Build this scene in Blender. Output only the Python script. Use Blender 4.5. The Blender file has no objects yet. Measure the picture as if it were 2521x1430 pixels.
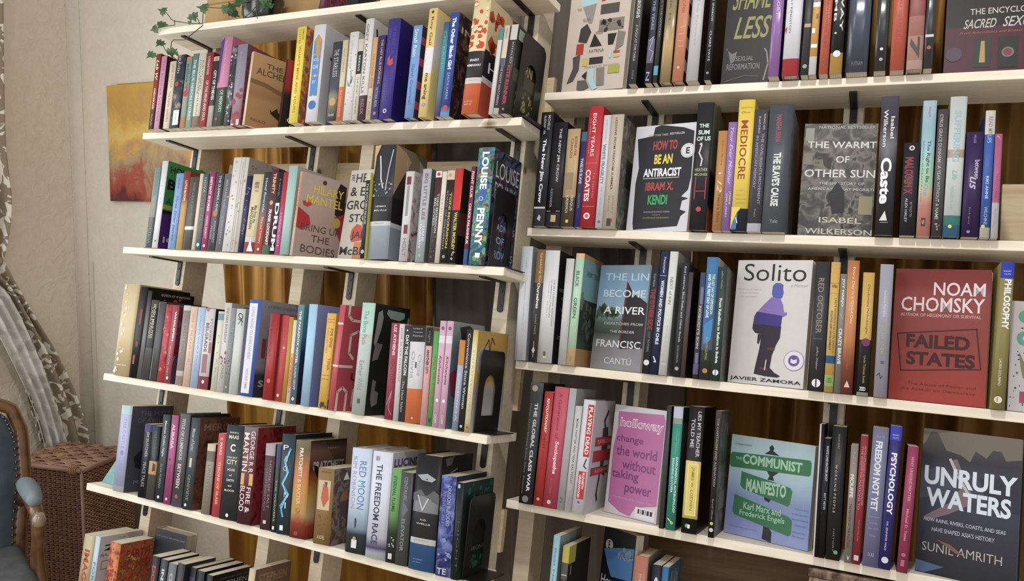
import bpy, bmesh, math, random, re
from mathutils import Matrix, Vector
random.seed(7)
C = bpy.context.scene.collection
SC = bpy.context.scene
# ------------------------------------------------------------ camera
W, H, FOC = 2521.0, 1430.0, 1966.43
YAW, PIT, ROL = 0.43041, -0.10216, -0.01615
CAM = Vector((0.64081, -1.36605, 0.56316))
RM = (Matrix.Rotation(YAW, 3, 'Z') @ Matrix.Rotation(PIT, 3, 'X') @ Matrix.Rotation(ROL, 3, 'Y'))
cd = bpy.data.cameras.new('camera'); cam = bpy.data.objects.new('camera', cd); C.objects.link(cam)
cd.sensor_width = 36; cd.lens = FOC * 36 / W; cd.clip_start = 0.02
cam.matrix_world = Matrix.Translation(CAM) @ (RM @ Matrix.Rotation(math.pi / 2, 3, 'X')).to_4x4()
SC.camera = cam
# ------------------------------------------------------------ world, lamps, exposure
SC.view_settings.view_transform = 'Standard'; SC.view_settings.look = 'None'
SC.view_settings.exposure = 0.02; SC.view_settings.gamma = 1; SC.view_settings.use_curve_mapping = False
wd = bpy.data.worlds.new('daylight'); SC.world = wd; wd.use_nodes = True
bg = wd.node_tree.nodes['Background']; bg.inputs[0].default_value = (0.98, 0.98, 1.0, 1); bg.inputs[1].default_value = 0.58
def area(name, loc, aim, size, power, col):
    l = bpy.data.lights.new(name, 'AREA'); l.shape = 'RECTANGLE'; l.size, l.size_y = size; l.energy = power; l.color = col
    o = bpy.data.objects.new(name, l); C.objects.link(o); o.location = loc
    o.rotation_euler = (Vector(aim) - Vector(loc)).to_track_quat('-Z', 'Y').to_euler(); return o
area('window_daylight', (-1.6, -1.0, 0.3), (-0.2, 0.2, 0.5), (1.3, 1.2), 13, (0.92, 0.97, 1.0))
area('ceiling_lamp', (0.55, -0.95, 1.75), (0.35, 0.0, 0.4), (0.1, 0.1), 14, (1.0, 0.95, 0.88))
area('room_lamp', (-0.9, -2.2, 1.6), (-0.7, 0.2, 0.5), (1.0, 1.0), 12, (1.0, 0.98, 0.95))
area('far_room_lamp', (1.1, -2.4, 1.1), (0.7, 0.1, 0.1), (0.9, 0.9), 5.5, (1.0, 0.98, 0.96))  # added fill light, no real lamp; lifts the lower right rows
# ------------------------------------------------------------ frames of the two leaning bookcases
def frame(O, th, ph):
    s, c = math.sin(th), math.cos(th); cp, sp = math.cos(ph), math.sin(ph)
    def r(d): return Vector((cp * d[0] - sp * d[1], sp * d[0] + cp * d[1], d[2]))
    ex, ev, ew = r((1, 0, 0)), r((0, s, c)), r((0, c, -s))
    M = Matrix.Identity(4)
    for i in range(3): M[i][0], M[i][1], M[i][2], M[i][3] = ex[i], ew[i], ev[i], O[i]   # local x along, y into the case, z up the case
    return M
U = {'R': frame((0, 0, 0), 0.2149, 0), 'L': frame((-1.06665, -0.08388, -0.11556), 0.2016, -0.0418), 'W': Matrix.Identity(4)}
UI = {k: m.inverted() for k, m in U.items()}
DEP, THK = 0.1135, 0.0163
SH = {'R0': (0.8188, 0.0003, -0.0005), 'R1': (0.5372, -0.0059, -0.0025), 'R2': (0.27, -0.0019, -0.0007), 'R3': (0.0, 0.0075, 0.0037), 'R4': (-0.275, 0.0, 0.0),
      'L0': (1.14296, 0.003, 0.0066), 'L1': (0.8732, -0.0034, 0.0085), 'L2': (0.58061, -0.0008, -0.0019), 'L3': (0.26769, 0.0066, -0.0099), 'L4': (0.0, -0.0055, -0.0033), 'L5': (-0.285, -0.01, 0.0)}
def ray(px, py): return RM @ Vector(((px - W / 2) / FOC, 1, (H / 2 - py) / FOC))
def hit(u, px, py, y=None, z=None, x=None):
    R = UI[u]; c = R @ CAM; d = R.to_3x3() @ ray(px, py)
    a, k = (1, y) if y is not None else (2, z) if z is not None else (0, x)
    return c + d * ((k - c[a]) / d[a])
def to_px(P):
    q = RM.transposed() @ (P - CAM); return (W / 2 + FOC * q.x / q.y, H / 2 - FOC * q.z / q.y)
def x_on(u, px, y, z):          # x of the point of the line (., y, z) of a case that the photograph shows in column px
    a, b = to_px(U[u] @ Vector((0, y, z)))[0], 0
    x0, x1 = 0.0, 0.5
    for _ in range(12):
        f0, f1 = to_px(U[u] @ Vector((x0, y, z)))[0] - px, to_px(U[u] @ Vector((x1, y, z)))[0] - px
        if abs(f1 - f0) < 1e-9: break
        x0, x1 = x1, x1 - f1 * (x1 - x0) / (f1 - f0)
    return x1
CROP = {'Z': (0, 0, 1), 'A': (340, 0, 4.206), 'B': (840, 0, 4.205), 'C': (1380, 0, 4.347), 'D': (1940, 0, 4.339), 'E': (340, 340, 4.206), 'F': (820, 320, 3.972),
        'G': (1300, 220, 3.764), 'H': (1680, 220, 3.764), 'I': (2100, 220, 3.404), 'J': (240, 680, 4.206), 'K': (700, 720, 3.764), 'L': (1260, 590, 3.972),
        'M': (1640, 590, 3.576), 'N': (2050, 620, 3.405), 'O': (200, 980, 3.178), 'P': (560, 1010, 3.404), 'Q': (1240, 920, 3.764), 'R': (1600, 980, 3.178),
        'S': (2000, 1020, 3.487), 'T': (1220, 1240, 4.668), 'V': (180, 1270, 4.347)}
def cp(k, x, y): o = CROP[k]; return o[0] + x / o[2], o[1] + y / o[2]
# ------------------------------------------------------------ materials
def lin(h, g=1.0):
    h = h.strip()
    if len(h) == 3: h = ''.join(c * 2 for c in h)
    v = [int(h[i:i + 2], 16) / 255 for i in (0, 2, 4)]
    return tuple(min(1, (c / 12.92 if c <= .04045 else ((c + .055) / 1.055) ** 2.4) * g) for c in v) + (1,)
MATS = {}
def base(name, rough=.5, spec=.35, coat=0):
    m = bpy.data.materials.new(name); m.use_nodes = True; n = m.node_tree.nodes; p = n['Principled BSDF']
    p.inputs['Roughness'].default_value = rough; p.inputs['Specular IOR Level'].default_value = spec
    if coat: p.inputs['Coat Weight'].default_value = coat; p.inputs['Coat Roughness'].default_value = .18
    return m, n, m.node_tree.links, p
def ramp(n, l, src, stops, const=False):
    r = n.new('ShaderNodeValToRGB'); l.new(src, r.inputs[0]); e = r.color_ramp
    e.interpolation = 'CONSTANT' if const else 'LINEAR'
    while len(e.elements) < len(stops): e.elements.new(.5)
    for k, (p, c) in enumerate(stops): e.elements[k].position = min(p, 1); e.elements[k].color = c
    return r.outputs[0]
def pr(h):
    c = lin(h); g = .3 * c[0] + .59 * c[1] + .11 * c[2]; return tuple((x * .9 + g * .1) * .96 for x in c[:3]) + (1,)
def cover_mat(spec):
    """'a33' plain, 'Na33,fff' mottled print, 'B0 a33,.6 fff' printed bands from the top, 'G0 a33,1 fff' printed blend; trailing + = glossy"""
    if spec in MATS: return MATS[spec]
    s = spec; gloss = s.endswith('+'); s = s.rstrip('+')
    if s[0] in 'GB': s = s[0] + re.sub('^[a-z]+(?=[0-9]+ )', '', s[1:])
    if s[0] == 'N': s = 'N' + (s[2:] if len(s[1:].split(',')[0]) in (4, 7) else s[1:])
    m, n, l, p = base('cover_print', .28 if gloss else .45, .5 if gloss else .3, .6 if gloss else 0)
    tc = n.new('ShaderNodeTexCoord'); kind = s[0] if s[0] in 'NBG' else ''
    nz = n.new('ShaderNodeTexNoise'); l.new(tc.outputs['Object'], nz.inputs['Vector'])
    nz.inputs['Scale'].default_value = 60; nz.inputs['Detail'].default_value = 3
    if kind == 'N':
        cs = [pr(c) for c in s[1:].split(',')]; nz.inputs['Scale'].default_value = 48; nz.inputs['Detail'].default_value = 5
        nz.inputs['Distortion'].default_value = .8
        k = len(cs); col = ramp(n, l, nz.outputs['Fac'], [(.36 + .28 * i / max(1, k - 1), c) for i, c in enumerate(cs)])
    elif kind in ('B', 'G'):
        st = [q.split() for q in s[1:].split(',')]
        sp = n.new('ShaderNodeSeparateXYZ'); l.new(tc.outputs['Generated'], sp.inputs[0])
        iv = n.new('ShaderNodeMath'); iv.operation = 'SUBTRACT'; iv.inputs[0].default_value = 1; l.new(sp.outputs['Z'], iv.inputs[1])
        col = ramp(n, l, iv.outputs[0], [(float(a), pr(b)) for a, b in st], kind == 'B')
    else:
        rgb = n.new('ShaderNodeRGB'); rgb.outputs[0].default_value = pr(s); col = rgb.outputs[0]
    mx = n.new('ShaderNodeMix'); mx.data_type = 'RGBA'; mx.blend_type = 'MULTIPLY'; mx.inputs['Factor'].default_value = .25
    l.new(col, mx.inputs[6]); l.new(ramp(n, l, nz.outputs['Fac'], [(.3, (.82, .82, .82, 1)), (.7, (1, 1, 1, 1))]), mx.inputs[7])
    l.new(mx.outputs[2], p.inputs['Base Color'])
    MATS[spec] = m; return m
def ink(h):
    k = 'ink' + h
    if k not in MATS:
        m, n, l, p = base('ink_' + h if 0 else 'printed_ink', .45, .3); p.inputs['Base Color'].default_value = pr(h); MATS[k] = m
    return MATS[k]
def pages_mat():
    m, n, l, p = base('page_edges', .8, .1); tc = n.new('ShaderNodeTexCoord'); mp = n.new('ShaderNodeMapping'); l.new(tc.outputs['Object'], mp.inputs[0])
    mp.inputs['Scale'].default_value = (1500, 12, 12); nz = n.new('ShaderNodeTexNoise'); l.new(mp.outputs[0], nz.inputs['Vector']); nz.inputs['Scale'].default_value = 1
    l.new(ramp(n, l, nz.outputs['Fac'], [(.3, lin('b9ad98')), (.6, lin('dcd3c2'))]), p.inputs['Base Color']); return m
PAGES = pages_mat()
def wood(c0, c1, knots=True, name='pine_wood'):
    m, n, l, p = base(name, .55, .25); tc = n.new('ShaderNodeTexCoord'); mp = n.new('ShaderNodeMapping'); l.new(tc.outputs['Object'], mp.inputs[0])
    mp.inputs['Scale'].default_value = (2.2, 26, 26); nz = n.new('ShaderNodeTexNoise'); l.new(mp.outputs[0], nz.inputs['Vector'])
    nz.inputs['Scale'].default_value = 2.4; nz.inputs['Detail'].default_value = 6; nz.inputs['Distortion'].default_value = 1.3
    col = ramp(n, l, nz.outputs['Fac'], [(.3, lin(c0)), (.62, lin(c1))])
    if knots:
        m2 = n.new('ShaderNodeMapping'); l.new(tc.outputs['Object'], m2.inputs[0]); m2.inputs['Scale'].default_value = (5, 10, 10)
        v = n.new('ShaderNodeTexVoronoi'); l.new(m2.outputs[0], v.inputs['Vector']); v.inputs['Scale'].default_value = 1
        mx = n.new('ShaderNodeMix'); mx.data_type = 'RGBA'; l.new(ramp(n, l, v.outputs['Distance'], [(.05, (1, 1, 1, 1)), (.12, (0, 0, 0, 1))]), mx.inputs['Factor'])
        l.new(col, mx.inputs[6]); mx.inputs[7].default_value = lin('7d6446'); col = mx.outputs[2]
    l.new(col, p.inputs['Base Color'])
    b = n.new('ShaderNodeBump'); b.inputs['Strength'].default_value = .15; b.inputs['Distance'].default_value = .002; l.new(nz.outputs['Fac'], b.inputs['Height']); l.new(b.outputs[0], p.inputs['Normal'])
    return m
def plain(h, rough=.5, spec=.3, metal=0, name='plain_paint', bump=0, bscale=40, h2=None, coat=0):
    m, n, l, p = base(name, rough, spec, coat); p.inputs['Base Color'].default_value = lin(h); p.inputs['Metallic'].default_value = metal
    if bump or h2:
        tc = n.new('ShaderNodeTexCoord'); nz = n.new('ShaderNodeTexNoise'); l.new(tc.outputs['Object'], nz.inputs['Vector']); nz.inputs['Scale'].default_value = bscale; nz.inputs['Detail'].default_value = 4
        if bump:
            b = n.new('ShaderNodeBump'); b.inputs['Strength'].default_value = .8; b.inputs['Distance'].default_value = bump; l.new(nz.outputs['Fac'], b.inputs['Height']); l.new(b.outputs[0], p.inputs['Normal'])
        if h2: l.new(ramp(n, l, nz.outputs['Fac'], [(.4, lin(h)), (.6, lin(h2))]), p.inputs['Base Color'])
    return m
PINE = wood('dacfba', 'e9e1d0'); PINE2 = wood('cdbda2', 'dccfb8'); RAILW = wood('c2ac88', 'd8c6a6', name='rail_wood')
BLACKM = plain('141414', .42, .5, 0, 'black_steel'); 
# ------------------------------------------------------------ mesh helpers
def mesh_obj(name, verts, faces, mats, parent=None, mi=None, smooth=False, M=None):
    me = bpy.data.meshes.new(name); me.from_pydata([tuple(v) for v in verts], [], faces); me.update()
    for m in (mats if isinstance(mats, (list, tuple)) else [mats]): me.materials.append(m)
    if mi: me.polygons.foreach_set('material_index', mi)
    if smooth: me.polygons.foreach_set('use_smooth', [True] * len(me.polygons))
    o = bpy.data.objects.new(name, me); C.objects.link(o)
    if parent: o.parent = parent
    if M is not None: o.matrix_local = M
    return o
def empty(name, M, label=None, cat=None, group=None):
    o = bpy.data.objects.new(name, None); C.objects.link(o); o.matrix_world = M; o.empty_display_size = .02
    tag(o, label, cat, group); return o
def tag(o, label=None, cat=None, group=None, kind=None):
    for k, v in (('label', label), ('category', cat), ('group', group), ('kind', kind)):
        if v: o[k] = v
    return o
class MB:
    def __init__(s): s.v, s.f, s.m = [], [], []
    def add(s, vs, fs, m=0):
        b = len(s.v); s.v += [Vector(v) for v in vs]; s.f += [tuple(b + i for i in f) for f in fs]; s.m += [m] * len(fs); return s
    def box(s, a, b, m=0):
        x0, y0, z0 = a; x1, y1, z1 = b
        return s.add([(x0, y0, z0), (x1, y0, z0), (x1, y1, z0), (x0, y1, z0), (x0, y0, z1), (x1, y0, z1), (x1, y1, z1), (x0, y1, z1)],
                     [(0, 3, 2, 1), (4, 5, 6, 7), (0, 1, 5, 4), (1, 2, 6, 5), (2, 3, 7, 6), (3, 0, 4, 7)], m)
    def prism(s, pts, axis, a, b, m=0):      # pts in the two other axes, counter-clockwise seen from +axis
        n = len(pts)
        def P(p, k): q = list(p); q.insert(axis, k); return q
        if axis == 1: pts = pts[::-1]
        return s.add([P(p, a) for p in pts] + [P(p, b) for p in pts], [tuple(range(n))[::-1], tuple(range(n, 2 * n))] + [(i, (i + 1) % n, n + (i + 1) % n, n + i) for i in range(n)], m)
    def tube(s, pts, r, k=8, m=0, caps=True):
        pts = [Vector(p) for p in pts]; n = len(pts); rs = r if isinstance(r, (list, tuple)) else [r] * n; vs = []
        for i, p in enumerate(pts):
            t = (pts[min(i + 1, n - 1)] - pts[max(i - 1, 0)]).normalized(); a = t.orthogonal().normalized() if i == 0 else (a - a.dot(t) * t).normalized(); b = t.cross(a)
            vs += [p + rs[i] * (math.cos(2 * math.pi * j / k) * a + math.sin(2 * math.pi * j / k) * b) for j in range(k)]
        fs = [(i * k + j, i * k + (j + 1) % k, (i + 1) * k + (j + 1) % k, (i + 1) * k + j) for i in range(n - 1) for j in range(k)]
        if caps: fs += [tuple(range(k))[::-1], tuple(range((n - 1) * k, n * k))]
        return s.add(vs, fs, m)
    def build(s, name, mats, parent=None, M=None, smooth=False, bevel=0):
        o = mesh_obj(name, s.v, s.f, mats, parent, s.m, smooth, M)
        if bevel: bv = o.modifiers.new('bevel', 'BEVEL'); bv.width = bevel; bv.segments = 2; bv.limit_method = 'ANGLE'
        return o
# ------------------------------------------------------------ printed text and marks on a face
FC = {}
def glyphs(t, bold=.012, shear=0):
    k = (t, bold, shear)
    if k in FC: return FC[k]
    cu = bpy.data.curves.new('t', 'FONT'); cu.body = t; cu.size = 1; cu.resolution_u = 2 if len(t) > 6 else 4; cu.offset = bold; cu.shear = shear
    o = bpy.data.objects.new('t', cu); me = o.to_mesh()
    vs = [v.co.copy() for v in me.vertices]; fs = [tuple(p.vertices) for p in me.polygons]; o.to_mesh_clear(); bpy.data.objects.remove(o); bpy.data.curves.remove(cu)
    if not vs: FC[k] = ([], []); return FC[k]
    x0, x1 = min(v.x for v in vs), max(v.x for v in vs); y0, y1 = min(v.y for v in vs), max(v.y for v in vs)
    FC[k] = ([((v.x - x0) / (x1 - x0), (v.y - y0) / max(1e-6, y1 - y0)) for v in vs], fs); return FC[k]
def deco(parent, name, items, fn, wid, hei):
    """fn(u, a, lift) -> local point; u 0..1 across, a 0..1 from the top"""
    if not items: return None
    mb = MB(); mats = []; idx = {}
    for k, it in enumerate(items):
        t, col = it[0], it[-1]
        if col not in idx: idx[col] = len(mats); mats.append(ink(col))
        mi = idx[col]; lift = .00025 + .00006 * k
        if t[0] == '#':
            kind = t[1]
            if kind == 'r': a0, a1, u0, u1 = it[1:5]; pts = [(u0, a1), (u1, a1), (u1, a0), (u0, a0)]
            elif kind == 'o':
                ca, cu_, ru = it[1:4]; ra = ru * wid / hei * (it[4] if len(it) > 5 else 1); pts = [(cu_ + ru * math.cos(q * math.pi / 10), ca - ra * math.sin(q * math.pi / 10)) for q in range(20)]
            elif kind == 'p':
                pts = it[1]; A = sum(pts[i][0] * pts[(i + 1) % len(pts)][1] - pts[(i + 1) % len(pts)][0] * pts[i][1] for i in range(len(pts)))
                if A > 0: pts = pts[::-1]
            elif kind == 'l':   # stroke along points, width in u
                pp, w_ = it[1], it[2]; ww = w_ * wid
                for (ua, aa), (ub, ab) in zip(pp, pp[1:]):
                    dx, dy = (ub - ua) * wid, (ab - aa) * hei; L = math.hypot(dx, dy) or 1; nx, ny = -dy / L * ww / 2, dx / L * ww / 2; ex, ey = dx / L * ww * .4, dy / L * ww * .4
                    q = [(ua + (nx - ex) / wid, aa + (ny - ey) / hei), (ub + (nx + ex) / wid, ab + (ny + ey) / hei), (ub + (-nx + ex) / wid, ab + (-ny + ey) / hei), (ua + (-nx - ex) / wid, aa + (-ny - ey) / hei)]
                    mb.add([fn(u, a, lift) for u, a in q], [(0, 1, 2, 3)], mi)
                continue
            elif kind == 's':   # scattered print marks: (a0,a1,u0,u1,n,size)
                a0, a1, u0, u1, n_, sz = it[1:7]; rr = random.Random(n_ * 31 + int(a0 * 100) + len(items))
                for _ in range(n_):
                    cu_, ca, ph = rr.uniform(u0, u1), rr.uniform(a0, a1), rr.uniform(0, 6.28); R_ = sz * rr.uniform(.5, 1.4)
                    q = [(cu_ + R_ * rr.uniform(.6, 1.2) * math.cos(ph + j * 1.2566), ca + R_ * wid / hei * rr.uniform(.6, 1.2) * math.sin(ph + j * 1.2566)) for j in range(5)]
                    q = [(min(.99, max(.01, u)), min(.995, max(.005, a))) for u, a in q]
                    mb.add([fn(u, a, lift) for u, a in q], [(4, 3, 2, 1, 0)], mi)
                continue
            n = len(pts)
            mb.add([fn(u, a, lift) for u, a in pts], [tuple(range(n))], mi); continue
        hor, sh, bold = False, 0, .012
        while len(t) > 1 and t[0] in '-*/_':
            if t[0] == '-': hor = True
            elif t[0] == '*': bold = .035
            elif t[0] == '/': sh = .35
            else: bold = -.004
            t = t[1:]
        vs, fs = glyphs(t, bold, sh)
        if hor: a0, a1, u0, u1 = it[1:5]; P = [fn(u0 + gx * (u1 - u0), a1 + gy * (a0 - a1), lift) for gx, gy in vs]
        else: a0, a1, c, s_ = it[1:5]; P = [fn(c - s_ / 2 + gy * s_, a0 + gx * (a1 - a0), lift) for gx, gy in vs]
        mb.add(P, fs, mi)
    o = mb.build(name, mats, parent); o['kind'] = 'stuff'; return o
# ------------------------------------------------------------ books
def book_mesh(root, t, d, h, smat, cmat, hard, fmat=None):
    """x 0..t thickness, y 0..d spine to fore-edge, z 0..h"""
    bt = .0022 if hard else .0006; bul = min(.0028, t * .08) if hard else min(.0012, t * .03); n = 6 if hard else 3
    out = []
    for k in range(n + 1):
        q = k / n; out.append((t * q, -bul * (1 - (2 * q - 1) ** 2) if hard else -bul * (1 - abs(2 * q - 1) ** 6)))
    bt = min(bt, t * .3)
    inn = [(bt, bt), (t - bt, bt)]
    poly = [(0, d)] + out + [(t, d), (t - bt, d)] + inn[::-1] + [(bt, d)]
    N = len(poly); vs = [(x, y, 0) for x, y in poly] + [(x, y, h) for x, y in poly]; fs, mi = [], []
    for i in range(N):
        j = (i + 1) % N; fs.append((i, j, N + j, N + i))
        if 1 <= i <= n: mi.append(0)
        elif i == 0: mi.append(2)
        elif i == n + 1: mi.append(1)
        else: mi.append(3)
    # caps as quads: left board, spine fan, right board
    L0, R0 = N - 1, n + 3
    for off, fl in ((0, 1), (N, 0)):
        quads = [(0, 1, N - 2, N - 1), (n + 1, n + 2, n + 3, n + 4)] + [tuple([N - 2] + list(range(1, n + 2)) + [n + 4])]
        for q in quads:
            q = tuple(off + a for a in q); fs.append(q[::-1] if fl else q); mi.append(3 if hard else 0)
    o = mesh_obj('cover', vs, fs, [cover_mat(smat), cover_mat(cmat), cover_mat(fmat or cmat), cover_mat('cfc8bb') if not hard else cover_mat(smat)], root, mi)
    for p in o.data.polygons:
        if p.material_index == 0 and len(p.vertices) == 4: p.use_smooth = True
    ins = .0028 if hard else .0003
    MB().box((bt * 1.02, bt * 1.02, ins), (t - bt * 1.02, d - (.003 if hard else .0008), h - ins)).build('page_block', PAGES, root)
    return bul
def spine_fn(t, h, bul, hard):
    def fn(u, a, lift):
        q = 2 * u - 1; y = -bul * (1 - .35 * q * q) if hard else -bul
        return (u * t, y - lift, h * (1 - a))
    return fn
ORD = 'zeroth first second third fourth fifth sixth seventh eighth ninth tenth eleventh twelfth thirteenth fourteenth fifteenth sixteenth seventeenth eighteenth nineteenth twentieth twenty-first twenty-second twenty-third twenty-fourth twenty-fifth twenty-sixth twenty-seventh twenty-eighth twenty-ninth thirtieth thirty-first thirty-second thirty-third thirty-fourth thirty-fifth thirty-sixth thirty-seventh thirty-eighth thirty-ninth fortieth'.split()
ROWN = {'L1': 'top row of left bookcase', 'L2': 'second row of left bookcase', 'L3': 'third row of left bookcase', 'L4': 'fourth row of left bookcase', 'L5': 'lowest row of left bookcase',
        'R0': 'top row of right bookcase', 'R1': 'second row of right bookcase', 'R2': 'third row of right bookcase', 'R3': 'fourth row of right bookcase', 'R4': 'lowest row of right bookcase'}
ZB = .0004
def build_row(row, data, w0=-.012, dd=.125):
    u = row[0]; v, dx, dw = SH[row]; prev = None; rec = []
    for e in data:
        face = isinstance(e[1], str); e = e[1:] if face else e
        o = dict(e[-1]) if isinstance(e[-1], dict) else {}; e = e[:-1] if isinstance(e[-1], dict) else e
        k, xl, xr, xt, yt = e[:5]; r = dict(face=face, o=o, e=e)
        w = o.get('w', w0) + dw; r['w'] = w
        if face:
            wl, wr = o.get('wl', .03) + dw, o.get('wr', .03) + dw
            A = Vector((x_on(u, cp(k, xl, 0)[0], wl, v), wl)); B = Vector((x_on(u, cp(k, xr, 0)[0], wr, v), wr))
            P = hit(u, *cp(k, xt, yt), y=wl); r['h'] = o.get('h', P.z - v); r['A'], r['B'] = A, B; r['lean'] = o.get('ln', 0)
            r['x0'], r['x1'] = A.x, B.x
        elif o.get('top'):
            P = hit(u, *cp(k, xl, yt), y=w); Q = hit(u, *cp(k, xr, o.get('yr', yt)), y=w); r['h'] = P.z - v; r['x0'], r['x1'] = P.x, Q.x; r['lean'] = 0
        else:
            r['x0'], r['x1'] = x_on(u, cp(k, xl, 0)[0], w, v), x_on(u, cp(k, xr, 0)[0], w, v)
            P = hit(u, *cp(k, xt, yt), y=w); r['h'] = o.get('h', P.z - v); r['lean'] = max(-.07, min(.07, (P.x - r['x0']) / r['h'])) if 'h' not in o else 0
            if 't' in o: r['x1'] = r['x0'] + o['t']
        rec.append(r)
    # settle neighbours so that no two share space
    std = [r for r in rec if not r['face'] and not r['o'].get('free')]
    for a, b in zip(std, std[1:]):
        if b['x0'] < a['x1']:
            m = (a['x1'] + b['x0']) / 2
            if m - a['x0'] < .004: m = a['x0'] + .004
            a['x1'] = m; b['x0'] = m + .0002
            if b['x1'] - b['x0'] < .004: b['x1'] = b['x0'] + .004
    L = [r['lean'] for r in std]
    for i, r in enumerate(std):
        g = [L[j] for j in range(max(0, i - 2), min(len(std), i + 3)) if abs(std[j]['x0'] - r['x0']) < .09]; r['lean'] = sum(g) / len(g)
    for a, b in zip(std, std[1:]):
        hm = min(a['h'], b['h']); gap = b['x0'] - a['x1']
        b['lean'] = max(b['lean'], a['lean'] - max(0, gap) / hm + .0015)
    up = {k: q[0] for k, q in SH.items() if k[0] == u and q[0] > v + .01}
    if up:
        lim = min(up.values()) - THK - v - .0025
        for r in rec: r['h'] = min(r['h'], lim)
    for r in rec:
        if r['face']:
            nx = [b for b in std if b['x0'] > r['A'].x + .02]
            if nx:
                nb = min(nx, key=lambda b: b['x0']); m = nb['x0'] - .0025 + min(0, nb['lean']) * nb['h']
                if nb['w'] < max(r['A'].y, r['B'].y) + .04 and r['B'].x > m: r['B'] = r['A'] + (r['B'] - r['A']) * ((m - r['A'].x) / (r['B'].x - r['A'].x))
    n = 0
    for r in rec:
        n += 1; o = r['o']; e = r['e']; spm, sdm, desc = e[5:8]; hard = bool(o.get('hb')); h = max(.05, r['h'])
        lab = desc + ', ' + ORD[n] + ' from its left end, ' + ROWN[row].replace(' bookcase', ' bookcase')
        if len(re.findall(r"[\w'-]+", lab)) > 16: lab = desc + ', ' + ORD[n] + ' along, ' + ROWN[row]
        while len(re.findall(r"[\w'-]+", lab)) > 16:
            dw_ = desc.split(); dw_.pop(0 if dw_[0] in ('thin', 'slim', 'tall', 'plain', 'large', 'small') else len(dw_) - 1)
            if dw_[-1] in ('and', 'with', 'of', 'at', 'its', 'the', 'by'): dw_.pop()
            desc = ' '.join(dw_); lab = desc + ', ' + ORD[n] + ' along, ' + ROWN[row]
        grp = 'books on the ' + ROWN[row]
        z = v + ZB
        if r['face']:
            A, B = r['A'], r['B']; wid = (B - A).length; yaw = math.atan2(B.y - A.y, B.x - A.x); t = o.get('t', .02); B = B - (B - A).normalized() * max(0, t * math.sin(-yaw)); wid = (B - A).length
            loc = Matrix.Translation((A.x, A.y, z + t * math.sin(o.get('tilt', .05)))) @ Matrix.Rotation(yaw, 4, 'Z') @ Matrix.Rotation(-o.get('tilt', .05), 4, 'X')
            root = empty('book', U[u] @ loc, lab, 'book', grp)
            # spine sits at the left edge, the front cover looks out into the room: turn the closed book by a quarter
            inner = Matrix(((0, 1, 0, 0), (-1, 0, 0, t), (0, 0, 1, 0), (0, 0, 0, 1)))   # local x(thickness)-> -y, y(depth)-> x
            sub = MB()
            bul = book_mesh(root, t, wid, h, sdm if sdm else spm, spm, hard)
            for ch in root.children: ch.matrix_local = inner
            deco(root, 'cover_lettering', e[8] if len(e) > 8 else [], lambda uu, a, lf: (uu * wid, -lf, h * (1 - a)), wid, h)
            continue
        t = r['x1'] - r['x0']; d = min(o.get('d', dd), DEP - .005 - r['w']); ln = r['lean']; yw = -math.radians(o.get('yw', 0))
        piv = Matrix.Translation((r['x0'] + (t if ln > 0 else 0), r['w'], z)) @ Matrix.Rotation(ln, 4, 'Y') @ Matrix.Translation((-(t if ln > 0 else 0), 0, 0))
        if yw: piv = Matrix.Translation((r['x0'], r['w'], z)) @ Matrix.Rotation(yw, 4, 'Z')
        root = empty('book', U[u] @ piv, lab, 'book', grp)
        bul = book_mesh(root, t, d, h, spm, sdm or spm, hard, o.get('left'))
        deco(root, 'spine_lettering', e[8] if len(e) > 8 else [], spine_fn(t, h, bul, hard), t, h)
        deco(root, 'cover_lettering', e[9] if len(e) > 9 else [], lambda uu, a, lf: (t + lf, uu * d, h * (1 - a)), d, h)
    return rec
# ------------------------------------------------------------ the room
FL = -0.75; WY = 0.52; WX = -1.861
def plaster(h, h2, sc, bump):
    m, n, l, p = base('plaster', .9, .15); tc = n.new('ShaderNodeTexCoord'); nz = n.new('ShaderNodeTexNoise'); l.new(tc.outputs['Object'], nz.inputs['Vector'])
    nz.inputs['Scale'].default_value = sc; nz.inputs['Detail'].default_value = 5; nz.inputs['Distortion'].default_value = 1.2
    l.new(ramp(n, l, nz.outputs['Fac'], [(.35, lin(h)), (.65, lin(h2))]), p.inputs['Base Color'])
    b = n.new('ShaderNodeBump'); b.inputs['Strength'].default_value = 1; b.inputs['Distance'].default_value = bump; l.new(nz.outputs['Fac'], b.inputs['Height']); l.new(b.outputs[0], p.inputs['Normal']); return m
PL1 = plaster('d6cab8', 'dcd1c0', 28, .005); PL2 = plaster('cac1b1', 'd0c7b8', 30, .003)
def struct(name, mb, m): o = mb.build(name, m); o['kind'] = 'structure'; return o
struct('wall_back', MB().box((WX - .1, WY, FL - .02), (1.6, WY + .1, 1.9)), PL2)
WZ0, WZ1, WYA, WYB = .02, 1.35, -1.15, .19      # window opening in the left wall
lw = MB(); lw.box((WX - .1, WYB, FL - .02), (WX, WY, 1.9)); lw.box((WX - .1, WYA, FL - .02), (WX, WYB, WZ0)); lw.box((WX - .1, WYA, WZ1), (WX, WYB, 1.9)); lw.box((WX - .1, -2.6, FL - .02), (WX, WYA, 1.9))
struct('wall_left', lw, PL1)
m_ = plain('8c7a62', .6, .3, name='floor_boards'); struct('floor', MB().box((WX - .1, -3.0, FL - .05), (1.9, WY + .1, FL)), wood('b09a7a', 'cbb694', False, 'floor_wood'))
cn = MB(); R0_ = .03; ar = [(WX + R0_ - R0_ * math.cos(q * math.pi / 20), WY - R0_ + R0_ * math.sin(q * math.pi / 20)) for q in range(11)]
cn.prism([(WX - .001, WY + .001)] + ar[::-1] if 0 else [(WX, WY)] + ar, 2, FL, 1.9)
o = struct('trim_1', cn, PL2); o.data.polygons.foreach_set('use_smooth', [False, False] + [True] * 12)
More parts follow.
